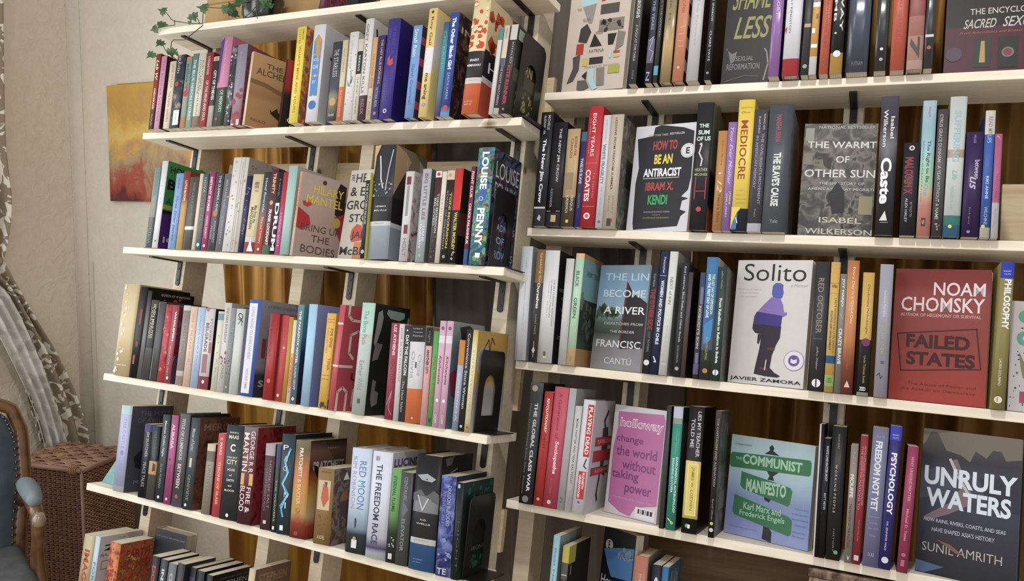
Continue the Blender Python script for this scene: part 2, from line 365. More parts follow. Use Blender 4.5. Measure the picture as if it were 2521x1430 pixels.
TRIM = plain('c6bdac', .6, .3, name='trim_paint')
struct('trim_2', MB().box((WX + R0_ + .012, WY - .004, FL), (WX + R0_ + .024, WY, .36)), TRIM)
wf = MB(); fr = .045
wf.box((WX - .05, WYA, WZ0), (WX + .015, WYA + fr, WZ1)); wf.box((WX - .05, WYB - fr, WZ0), (WX + .015, WYB, WZ1)); wf.box((WX - .05, WYA, WZ0), (WX + .03, WYB, WZ0 + fr)); wf.box((WX - .05, WYA, WZ1 - fr), (WX + .015, WYB, WZ1)); wf.box((WX - .045, WYA, .66), (WX, WYB, .69))
win = struct('window_1', wf, plain('dcd8d0', .4, .4, name='window_paint'))
mp_, n_, l_, p_ = base('bright_pane', .2, .4); p_.inputs['Emission Color'].default_value = (.92, .97, 1, 1); p_.inputs['Emission Strength'].default_value = 2.2; p_.inputs['Base Color'].default_value = (.8, .85, .9, 1)
MB().box((WX - .04, WYA + fr, WZ0 + fr), (WX - .035, WYB - fr, WZ1 - fr)).build('pane', mp_, win)
# ------------------------------------------------------------ drapes behind the bookcases
def fabric(h, h2, rough=.6, sheen=.3, sc=14, metal=0):
    m, n, l, p = base('drape_fabric', rough, .3); p.inputs['Sheen Weight'].default_value = sheen; p.inputs['Sheen Tint'].default_value = lin(h2); p.inputs['Metallic'].default_value = metal
    tc = n.new('ShaderNodeTexCoord'); mp = n.new('ShaderNodeMapping'); l.new(tc.outputs['Object'], mp.inputs[0]); mp.inputs['Scale'].default_value = (4, 4, .7)
    nz = n.new('ShaderNodeTexNoise'); l.new(mp.outputs[0], nz.inputs['Vector']); nz.inputs['Scale'].default_value = sc / 4; nz.inputs['Detail'].default_value = 3
    l.new(ramp(n, l, nz.outputs['Fac'], [(.3, lin(h)), (.7, lin(h2))]), p.inputs['Base Color']); return m
def drape(name, x0, x1, mat, label, seed, amp=.03, per=.085):
    rr = random.Random(seed); nx, nz = int((x1 - x0) / .006), 14; vs = []
    ph = [rr.uniform(0, 6.28) for _ in range(4)]
    for j in range(nz + 1):
        z = FL + .02 + (1.55 - FL) * j / nz
        for i in range(nx + 1):
            x = x0 + (x1 - x0) * i / nx; w = x + .012 * math.sin(9 * x + ph[0]) + .006 * math.sin(3 * z + 20 * x + ph[1])
            s = math.sin(2 * math.pi * w / per + ph[2]); s2 = math.sin(2 * math.pi * w / (per * 2.7) + ph[3])
            y = .485 - amp * (1 - abs(s) ** .7) * (.6 + .4 * s2) - .006 * math.sin(5 * z + 30 * x)
            vs.append((x, y, z))
    fs = [(j * (nx + 1) + i, j * (nx + 1) + i + 1, (j + 1) * (nx + 1) + i + 1, (j + 1) * (nx + 1) + i) for j in range(nz) for i in range(nx)]
    o = mesh_obj(name, vs, fs, mat, smooth=True); so = o.modifiers.new('thick', 'SOLIDIFY'); so.thickness = .0015; tag(o, label, 'curtain'); return o
GOLD = fabric('6e4410', 'a87c34', .42, .35, 14, .35); GREY = fabric('5f5750', '6d655e', .8, .2); BRN = fabric('5c3c14', '86602a', .45, .3, 14, .4)
X1, X2, X3 = hit('W', 543, 700, y=.45).x, hit('W', 1062, 700, y=.45).x, hit('W', 1690, 700, y=.45).x
drape('curtain', X1, X2, GOLD, 'gold satin curtain hanging in folds behind the left bookcase', 3, .05, .13)
drape('curtain', X2 + .004, X3, GREY, 'grey curtain hanging behind the gap between the two bookcases', 5, .025, .1)
drape('curtain', X3 + .004, 1.5, BRN, 'brown gold curtain in shadow behind the right bookcase', 8, .035, .11)
# ------------------------------------------------------------ the two bookcases
def case(u, rows, length, ups, upv, label, brk, rails, base_v):
    T = Matrix.Translation((0, DEP, base_v)); root = empty('bookcase', U[u] @ T, label, 'bookcase', None); Ti = T.inverted()
    for r in rows:
        v, dx, dw = SH[r]
        L = length if r != 'R0' else length
        MB().box((-L / 2, dw - DEP / 2, -THK), (L / 2, DEP / 2 - .0002, 0)).build('shelf_board', PINE, root, Ti @ Matrix.Translation((dx + L / 2, DEP / 2, v)), bevel=.0012)
    for x in ups:
        MB().box((-.0175, .0, base_v), (.0175, .07, upv)).build('upright', PINE2, root, Ti @ Matrix.Translation((x, DEP, 0)) , bevel=.001)
    for r, xs in brk.items():
        v, dx, dw = SH[r]
        for x in xs:
            b = MB(); hw = .0065; top = v - THK - .0003
            b.box((x - hw, .022, top - .003), (x + hw, DEP - .0002, top)); b.box((x - hw, DEP - .0035, top - .056), (x + hw, DEP - .0002, top - .003))
            b.prism([(x + hw * math.cos(a * math.pi / 8), top - .056 - hw * math.sin(a * math.pi / 8)) for a in range(9)][::-1], 1, DEP - .0035, DEP - .0002)
            bo = b.build('bracket', BLACKM, root, Ti)
            s = MB()
            for z in (-.018, -.048): s.prism([(x + .0028 * math.cos(a * math.pi / 4), top + z + .0028 * math.sin(a * math.pi / 4)) for a in range(8)], 1, DEP - .0047, DEP - .0034)
            s.build('screw', plain('3c3c3c', .35, .5, .8, 'screw_steel'), bo)
    for x0, x1, v0, v1 in rails:
        MB().box((x0, DEP + .0702, v0), (x1, DEP + .086, v1)).build('back_rail', RAILW if x0 != .25 else wood('5a4630', '6e5840', name='dark_wood'), root, Ti, bevel=.001)  # lower right rail: shadow put into a darker wood colour
    return root
case('L', ['L0', 'L1', 'L2', 'L3', 'L4', 'L5'], 1.067, (.0725, .464, .622, 1.007), 1.62, 'pale pine bookcase leaning against the wall, nearer the corner',
     {'L0': (.0725, .622, 1.007), 'L1': (.0725, .464, 1.007), 'L2': (.0725, .622, 1.007), 'L3': (.0725, .464, 1.007), 'L4': (.0725, .622, 1.007), 'L5': (.0725, .464, 1.007)},
     [(.0, 1.04, .918, 1.017), (.12, 1.02, .737, .836), (.3, 1.035, .304, .406), (.12, 1.03, .014, .1)], -.64)
case('R', ['R0', 'R1', 'R2', 'R3', 'R4'], 1.33, (.008, .205, .582, .96, 1.3), 1.2, 'pale pine bookcase leaning beside the grey curtain, farther from the corner',
     {'R0': (.205, .582, .96), 'R1': (.205, .582, .96), 'R2': (.205, .582, .96), 'R3': (.205, .582, .96), 'R4': (.205, .582, .96)},
     [(.835, 1.31, .556, .676), (.25, 1.31, -.17, -.045)], -.76)
# ------------------------------------------------------------ painting on the back wall
TL, BL, TR = hit('W', 262, 211, y=WY - .016), hit('W', 272, 495, y=WY - .016), hit('W', 480, 200, y=WY - .016)
m, n, l, p = base('abstract_paint', .6, .3); tc = n.new('ShaderNodeTexCoord'); sp = n.new('ShaderNodeSeparateXYZ'); l.new(tc.outputs['Generated'], sp.inputs[0])
nz = n.new('ShaderNodeTexNoise'); l.new(tc.outputs['Generated'], nz.inputs['Vector']); nz.inputs['Scale'].default_value = 3.6; nz.inputs['Detail'].default_value = 12; nz.inputs['Roughness'].default_value = .68; nz.inputs['Distortion'].default_value = .4
ma = n.new('ShaderNodeMath'); ma.operation = 'MULTIPLY_ADD'; ma.inputs[1].default_value = 1.0; l.new(nz.outputs['Fac'], ma.inputs[0]); l.new(sp.outputs['Z'], ma.inputs[2])
sb = n.new('ShaderNodeMath'); sb.operation = 'SUBTRACT'; l.new(ma.outputs[0], sb.inputs[0]); sb.inputs[1].default_value = .5
l.new(ramp(n, l, sb.outputs[0], [(.0, lin('5a2c2c')), (.1, lin('8c4030')), (.22, lin('a05440')), (.3, lin('988468')), (.38, lin('ac9068')), (.46, lin('c49850')), (.58, lin('ccb06c')), (.68, lin('c8a050')), (.82, lin('b48c54')), (1, lin('c09848'))]), p.inputs['Base Color'])
Wd, Hp = TR.x - TL.x, TL.z - BL.z
pt = empty('painting', Matrix.Translation((TL.x + Wd / 2, WY, BL.z + Hp / 2)), 'abstract canvas of yellow over rust red on the wall by the corner', 'painting')
MB().box((-Wd / 2, -.016, -Hp / 2), (Wd / 2, -.0008, Hp / 2)).build('canvas', m, pt)
MB().box((-Wd / 2 + .03, -.0016, Hp / 2 - .004), (Wd / 2 - .02, -.0004, Hp / 2 + .006)).build('backing_board', plain('a58c60', .7), pt)
# ------------------------------------------------------------ patterned curtain at the window
def pattern(h, h2, sc, lo, hi, rough=.8, alpha=None):
    m, n, l, p = base('patterned_fabric', rough, .2); tc = n.new('ShaderNodeTexCoord'); nz = n.new('ShaderNodeTexNoise'); l.new(tc.outputs['Object'], nz.inputs['Vector'])
    nz.inputs['Scale'].default_value = sc; nz.inputs['Detail'].default_value = 1.5; nz.inputs['Distortion'].default_value = 2.2
    l.new(ramp(n, l, nz.outputs['Fac'], [(lo, lin(h)), (hi, lin(h2))]), p.inputs['Base Color'])
    if alpha: p.inputs['Transmission Weight'].default_value = 0; p.inputs['Alpha'].default_value = alpha
    return m
FLOR = pattern('8c7e6b', 'ddd8ce', 17, .53, .56); SHEER = pattern('c6c2bb', 'e2e0dc', 12, .45, .62)
def hang(name, rows, mat, parent, nf, amp, X=WX + .06, nc=36):
    vs = []; nr = len(rows)
    for j, (lx, ly, rx, ry) in enumerate(rows):
        A, B = hit('W', lx, ly, x=X), hit('W', rx, ry, x=X)
        for i in range(nc + 1):
            q = i / nc; P = A.lerp(B, q); P.x += amp * math.cos(q * nf * 2 * math.pi) ; vs.append(P)
    fs = [(j * (nc + 1) + i, j * (nc + 1) + i + 1, (j + 1) * (nc + 1) + i + 1, (j + 1) * (nc + 1) + i) for j in range(nr - 1) for i in range(nc)]
    o = mesh_obj(name, vs, fs, mat, parent, smooth=True); sb = o.modifiers.new('s', 'SUBSURF'); sb.levels = sb.render_levels = 1; so = o.modifiers.new('t', 'SOLIDIFY'); so.thickness = .001; return o
cu = empty('curtain', Matrix.Identity(4), 'tied back floral curtain with brown edge by the window, behind the armchair', 'curtain')
hang('floral_panel', [(-260, -260, 0, -260), (-250, 0, 2, 0), (-240, 250, 4, 250), (-220, 380, 8, 380), (-190, 450, 20, 450), (-160, 510, 26, 510), (-130, 575, 18, 575), (-100, 640, 4, 640)], FLOR, cu, 4, .012)
hang('floral_border', [(-100, 650, 4, 642), (-10, 690, 30, 690), (20, 730, 55, 735), (50, 790, 88, 792), (78, 850, 126, 850), (106, 920, 160, 918), (134, 1000, 192, 990), (158, 1090, 216, 1075), (170, 1150, 232, 1140)], FLOR, cu, 2, .012)
hang('sheer_panel', [(-140, 650, -92, 652), (-90, 700, -8, 692), (-50, 750, 24, 733), (-20, 800, 54, 793), (10, 860, 82, 852), (45, 930, 110, 922), (78, 1000, 138, 1002), (105, 1090, 162, 1092), (115, 1150, 174, 1152)], SHEER, cu, 3, .01, X=WX + .058)
hang('floral_lining', [(60, 960, 70, 955), (70, 1000, 84, 998), (84, 1040, 100, 1040), (98, 1090, 112, 1090)], FLOR, cu, 1, .003, X=WX + .05, nc=8)
hang('tie_band', [(-150, 628, 0, 632), (-150, 655, 2, 652)], plain('8a7c68', .8, name='band_cloth'), cu, 2, .014, X=WX + .066, nc=16)
# ------------------------------------------------------------ wicker hamper
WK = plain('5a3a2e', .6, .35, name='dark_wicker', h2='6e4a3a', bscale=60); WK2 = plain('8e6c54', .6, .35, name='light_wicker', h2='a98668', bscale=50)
HM = Matrix.Translation((-1.485, .205, FL)) @ Matrix.Rotation(math.radians(10), 4, 'Z')      # local x to the left is negative, y back
ham = empty('wicker_hamper', HM, 'woven brown wicker hamper in the corner beside the armchair', 'basket')
hw_, hd_, hh_ = .262, .21, -.235 - FL
def weave(name, P0, du, L, dn, Hh, mat, rows, cols):
    """wavy strands round stakes on one side: P0 foot corner, du along, dn outward"""
    mb = MB(); du, dn = Vector(du), Vector(dn); P0 = Vector(P0)
    for j in range(rows):
        z = Hh * (j + .5) / rows; pts = []
        for i in range(cols * 2 + 1):
            u_ = L * i / (cols * 2); s = math.cos(math.pi * (i + j)) * .0028
            pts.append(P0 + du * u_ + dn * s + Vector((0, 0, z + .0006 * math.sin(i * 1.7 + j))))
        mb.tube(pts, Hh / rows * .46, 5, 0, False)
    return mb.build(name, mat, ham, smooth=True)
stk = MB()
for i in range(1, 15): stk.tube([(-hw_ * i / 15, .0, 0), (-hw_ * i / 15, .0, hh_)], .0032, 6)
for i in range(1, 10): stk.tube([(0, hd_ * i / 10, 0), (0, hd_ * i / 10, hh_)], .0032, 6)
o = stk.build('stakes', WK, ham); o['kind'] = 'stuff'
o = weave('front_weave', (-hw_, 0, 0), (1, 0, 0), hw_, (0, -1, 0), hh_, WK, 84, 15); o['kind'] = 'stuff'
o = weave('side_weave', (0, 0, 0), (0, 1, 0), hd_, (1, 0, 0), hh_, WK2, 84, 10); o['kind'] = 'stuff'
inn = MB().box((-hw_ + .006, .006, .004), (-.006, hd_, hh_ - .01)); inn.build('inner_box', plain('2c1c16', .9), ham)
for nm, a, b in (('rim', (-hw_, -.004, hh_), (.004, -.004, hh_)), ('rim', (.004, -.004, hh_), (.004, hd_, hh_)), ('corner_post', (.002, -.002, 0), (.002, -.002, hh_))):
    MB().tube([a, b], .008 if nm == 'rim' else .005, 8).build(nm, plain('8a6a5a', .5, .4, name='rim_cane'), ham, smooth=True)
lid = MB()
for i in range(9):      # broad plaited bands across the lid, over and under
    y0_, y1_ = hd_ * i / 9 + .001, hd_ * (i + 1) / 9 - .001
    for q in range(7):
        xa, xb = -hw_ * q / 7 - .002, -hw_ * (q + 1) / 7 + .002; up = .005 if (i + q) % 2 else .0
        for k in range(4):
            yy = y0_ + (y1_ - y0_) * (k + .5) / 4
            lid.tube([(xa, yy, hh_ + .002 + up * .2), (xa * .75 + xb * .25, yy, hh_ + .003 + up), (xa * .25 + xb * .75, yy, hh_ + .003 + up), (xb, yy, hh_ + .002 + up * .2)], .0031, 5, 0, False)
for q in range(1, 7): lid.tube([(-hw_ * q / 7, 0, hh_ + .005), (-hw_ * q / 7, hd_, hh_ + .005)], .003, 5)
o = lid.build('lid_weave', plain('7d5844', .45, .5, name='lid_cane', h2='a07a60', bscale=30), ham, smooth=True); o['kind'] = 'stuff'
wr = MB()
for q in range(5): wr.tube([(-.012 - .006 * q, -.004 + .0105 * math.cos(a * math.pi / 5), hh_ + .0105 * math.sin(a * math.pi / 5)) for a in range(11)], .002, 5)
wr.build('cane_binding', WK2, ham, smooth=True)
# ------------------------------------------------------------ armchair
CM = Matrix.Translation((-1.345, -.055, FL)) @ Matrix.Rotation(math.radians(-25), 4, 'Z')
ch = empty('armchair', CM, 'carved wooden armchair with nail-studded blue velvet back and seat', 'chair')
DW = plain('4c3018', .32, .5, name='dark_walnut', h2='6a4626', bscale=25, coat=.4); VB = plain('3a4a54', .8, .2, name='blue_velvet', h2='46565f', bscale=18); VB.node_tree.nodes['Principled BSDF'].inputs['Sheen Weight'].default_value = .5
GS = plain('4a4c4c', .85, .2, name='seat_velvet', h2='565858', bscale=20); VA = plain('6c777a', .75, .2, name='arm_velvet', h2='788386', bscale=20)
def backpt(t, inset=0):     # outline of the back, t 0..1 from lower edge up the near side, over the top, down the far side
    cy, hy, z0, z1 = -.27, .27 - inset, .36 + inset, .80 - inset
    pts = [(cy + hy * .9, z0), (cy + hy * .93, z0 + .1), (cy + hy * 1.0, z0 + .22), (cy + hy * 1.0, z1 - .09), (cy + hy * .93, z1 - .03), (cy + hy * .72, z1), (cy + hy * .3, z1 + .012), (cy, z1 + .025)]
    full = pts + [(2 * cy - y, z) for y, z in pts[-2::-1]]
    f = t * (len(full) - 1); i = min(int(f), len(full) - 2); r = f - i; a, b = full[i], full[i + 1]; y, z = a[0] + (b[0] - a[0]) * r, a[1] + (b[1] - a[1]) * r
    return (-(z - .4) * .16, y, z)
N_ = 60
fr_ = MB().tube([backpt(i / N_) for i in range(N_ + 1)] + [backpt(0)], .0165, 10); fr_.build('back_frame', DW, ch, smooth=True)
pad = MB(); ring = [Vector(backpt(i / 40, .014)) for i in range(41)]; c0 = Vector((-.03 + .045, -.27, .58)); vs = []; fs = []
K = 7
for j in range(K):
    q = j / (K - 1); bulge = .034 * math.sin(q * math.pi / 2)
    for r_ in ring:
        P = r_.lerp(Vector((-(.58 - .4) * .16, -.27, .58)), q * .98); P.x = -(P.z - .4) * .16 + .006 + bulge - (.004 * math.cos(P.y * 60) * math.cos(P.z * 60) if j > 1 else 0); vs.append(P)
n0 = len(ring); fs = [(j * n0 + i, j * n0 + (i + 1) % n0, (j + 1) * n0 + (i + 1) % n0, (j + 1) * n0 + i) for j in range(K - 1) for i in range(n0)] + [tuple((K - 1) * n0 + i for i in range(n0))]
o = mesh_obj('back_cushion', vs, fs, VB, ch, smooth=True)
so = o.modifiers.new('t', 'SOLIDIFY'); so.thickness = .012
nail = plain('5a5a5c', .3, .5, .9, 'nail_metal')
me0 = None
for i in range(76):
    t = i / 76
    P = Vector(backpt(t, .018)); P.x += .014
    if me0 is None:
        b = bmesh.new(); bmesh.ops.create_icosphere(b, subdivisions=1, radius=.0042); me0 = bpy.data.meshes.new('nail_head'); b.to_mesh(me0); b.free(); me0.materials.append(nail)
    o = bpy.data.objects.new('nail_head', me0); C.objects.link(o); o.parent = ch; o.location = P
for sy in (-.012, -.528):
    MB().tube([(-.01, sy, .53), (.05, sy, .565), (.12, sy, .575), (.185, sy, .57), (.215, sy, .55)], [.013, .015, .016, .017, .013], 10).build('arm', DW, ch, smooth=True)
    b = MB(); pts = [(.02 + .175 * i / 10, sy, .588 + .010 * math.sin(math.pi * i / 10)) for i in range(11)]; b.tube(pts, [.004 + .019 * math.sin(math.pi * (i + .5) / 11) ** .35 for i in range(11)], 14); b.build('arm_pad', VA, ch, smooth=True)
    MB().tube([(.2, sy, .56), (.212, sy, .54), (.2, sy, .50), (.182, sy, .46), (.19, sy, .40), (.215, sy, .36)], [.017, .016, .014, .0155, .018, .02], 10).build('arm_support', DW, ch, smooth=True)
    MB().tube([(.212, sy + .002, .565), (.222, sy, .555), (.224, sy, .545), (.216, sy, .538)], [.012, .016, .013, .006], 10).build('carved_scroll', plain('8a7460', .25, .6, name='scroll_polish', coat=.6), ch, smooth=True)
    MB().tube([(.235, sy, .34), (.24, sy, .25), (.225, sy, .1), (.24, sy, 0)], [.026, .02, .014, .016], 10).build('leg', DW, ch, smooth=True)
    MB().tube([(-.0, sy, .36), (-.02, sy, .2), (-.06, sy, 0)], [.02, .016, .013], 10).build('leg', DW, ch, smooth=True)
MB().box((-.01, -.54, .33), (.26, .0, .37)).build('seat_frame', DW, ch, bevel=.008)
o = MB().box((0, -.53, .37), (.26, -.02, .43)).build('seat_cushion', GS, ch, smooth=True); bv = o.modifiers.new('b', 'BEVEL'); bv.width = .025; bv.segments = 5
# ------------------------------------------------------------ things on the uppermost board
v0 = SH['L0'][0]
def onL(x, y, z=0): return U['L'] @ Matrix.Translation((x, y, v0 + .0004 + z))
ba, bb = x_on('L', 497, .105, v0), x_on('L', 792, .105, v0)
kb = empty('cardboard_panel', onL(ba, .103), 'plain kraft cardboard panel standing behind the black plant pot', 'cardboard')
KR = plain('a98a5e', .75, .2, name='kraft_card', h2='b39468', bscale=14)
MB().box((0, 0, 0), (bb - ba, .009, .15)).build('sheet', KR, kb, bevel=.001); MB().box((0, -.0012, .1), (bb - ba, -.0002, .103)).build('crease', plain('8f7248', .8), kb)
px_ = x_on('L', 640, .05, v0)
pot = empty('potted_ivy', onL(px_, .05), 'trailing green ivy in a glossy black pot on the uppermost board', 'plant')
prof = [(.032, 0), (.04, .004), (.045, .02), (.0475, .045), (.0475, .06), (.0495, .062), (.0495, .07), (.046, .07), (.044, .06)]
b = MB(); k = 24; vs = [(r * math.cos(2 * math.pi * i / k), r * math.sin(2 * math.pi * i / k), z) for r, z in prof for i in range(k)]
b.add(vs, [(j * k + i, j * k + (i + 1) % k, (j + 1) * k + (i + 1) % k, (j + 1) * k + i) for j in range(len(prof) - 1) for i in range(k)] + [tuple(range(k))[::-1]]); b.build('pot', plain('17191a', .2, .6, name='black_glaze', coat=.8), pot, smooth=True)
MB().prism([(.0445 * math.cos(a * math.pi / 8), .0445 * math.sin(a * math.pi / 8)) for a in range(16)], 2, .055, .06).build('soil', plain('2a2018', .95), pot)
GL = plain('3c5a34', .4, .45, name='ivy_leaf', h2='54744a', bscale=50); GL2 = plain('2e4a2c', .4, .45, name='ivy_leaf_dark', h2='3e5c38', bscale=50); ST = plain('4c4a30', .6)
lob = [(0, -.1), (.28, -.35), (.42, -.1), (.75, -.12), (.55, .2), (.5, .45), (.2, .5), (0, 1.0), (-.2, .5), (-.5, .45), (-.55, .2), (-.75, -.12), (-.42, -.1), (-.28, -.35)]
PI_ = pot.matrix_world.inverted()
def leaf(P, size, roll, tilt, mat):
    vs = [(0, 0, .0)] + [(x * size * .55, y * size * .55, -.12 * size * abs(x)) for x, y in lob]; n = len(lob)
    M = PI_ @ Matrix.Translation(P) @ RM.to_4x4() @ Matrix.Rotation(math.pi / 2 + tilt, 4, 'X') @ Matrix.Rotation(roll, 4, 'Z')
    mesh_obj('leaf', vs, [(0, 1 + i, 1 + (i + 1) % n) for i in range(n)], mat, pot, smooth=True, M=M)
lv = [(404, 28, 26, 1.2), (473, 37, 30, -2.6), (506, 18, 34, 1.5), (549, 21, 24, -1.4), (468, 57, 12, .8), (399, 56, 30, 2.8), (384, 70, 24, 1.9), (396, 102, 28, 2.6), (375, 131, 30, 2.5), (420, 124, 30, 3.2), (437, 132, 12, 1.8)]
for x, y, s, r in lv: leaf(U['L'] @ hit('L', x, y, y=-.004 + .004 * (x % 3)), s * 1.75 / FOC * 1.5, r, random.uniform(-.5, .5), random.choice((GL, GL2)))
for i in range(60):
    a = random.uniform(0, 6.28); r = random.uniform(.01, .085); P = pot.matrix_world @ Vector((r * math.cos(a) * 1.3, -abs(r * math.sin(a)) * .5 - .01, .056 + random.uniform(-.03, .05)))
    leaf(P, random.uniform(.022, .036), random.uniform(0, 6.28), random.uniform(-.7, .7), random.choice((GL, GL2)))
def vine(pp, y=0): 
    MB().tube([PI_ @ U['L'] @ hit('L', a, b_, y=y + .001 * i) for i, (a, b_) in enumerate(pp)], .0011, 5).build('stem', ST, pot, smooth=True)
vine([(615, 2), (575, 14), (549, 20), (506, 18), (500, 30), (499, 56)], .0); vine([(640, 4), (618, 30), (600, 44)], -.01); vine([(630, 2), (631, 30), (634, 46)], -.01); vine([(475, 36), (488, 48), (491, 58)]); vine([(404, 26), (415, 38), (422, 48), (430, 52), (468, 58), (500, 58)]); vine([(385, 70), (412, 64), (430, 62), (430, 50)])
vine([(500, 62), (455, 98), (428, 98), (422, 104), (420, 125)], -.004); vine([(396, 102), (410, 128), (436, 148), (440, 150)], -.006)
pb = empty('book', onL(x_on('L', 782, .01, v0), .012, .003) @ Matrix.Rotation(.12, 4, 'Y'), 'dark plum book standing beside the cardboard box on the uppermost board', 'book')
book_mesh(pb, .018, .09, .16, '5c2438', 'N5c2438,8c4858,4c1c2c', False)
MB().box((0, 0, 0), (.03, .08, .05)).build('box_body', plain('1a1a1e', .5), empty('small_box', onL(x_on('L', 852, .03, v0), .03), 'small black box beside the plum book on the uppermost board', 'box'), bevel=.002)
# ------------------------------------------------------------ bookends
def bookend(u, row, x, y0, y1, h, label, lean=0, mat=BLACKM, ext=.04, side=1, hb=.1):
    v, dx, dw = SH[row]; root = empty('bookend', U[u] @ Matrix.Translation((x, y0, v + .0004 + (max(0, lean) * ext if side > 0 else max(0, -lean) * ext))) @ Matrix.Rotation(lean, 4, 'Y'), label, 'bookend', None); wd = y1 - y0; t = .0014; b = MB(); n = 24; rc = .012
    hy0, hy1, ht = wd * .22, wd * .72, h * .7; rad = (hy1 - hy0) / 2
    def top(y): d = min(y, wd - y); return h if d > rc else h - rc + math.sqrt(max(0, rc * rc - (rc - d) ** 2))
    def arch(y):
        if y <= hy0 or y >= hy1: return None
        c = (hy0 + hy1) / 2; return ht - rad + math.sqrt(max(0, rad * rad - (y - c) ** 2))
    ys = sorted(set([wd * i / n for i in range(n + 1)] + [hy0, hy1]))
    for a, c in zip(ys, ys[1:]):
        m_ = (a + c) / 2
        if arch(m_) is None: b.prism([(a, 0), (c, 0), (c, top(c)), (a, top(a))], 0, 0, t)
        else:
            fa, fc = arch(max(a, hy0 + 1e-5)) or ht - rad, arch(min(c, hy1 - 1e-5)) or ht - rad
            b.prism([(a, fa), (c, fc), (c, top(c)), (a, top(a))], 0, 0, t); b.prism([(a, 0), (c, 0), (c, h * hb), (a, h * hb)], 0, 0, t)
    b.build('plate', mat, root); MB().box((t if side > 0 else -ext, .006, 0), (ext if side > 0 else 0, wd - .004, t)).build('foot_plate', mat, root)
    return root
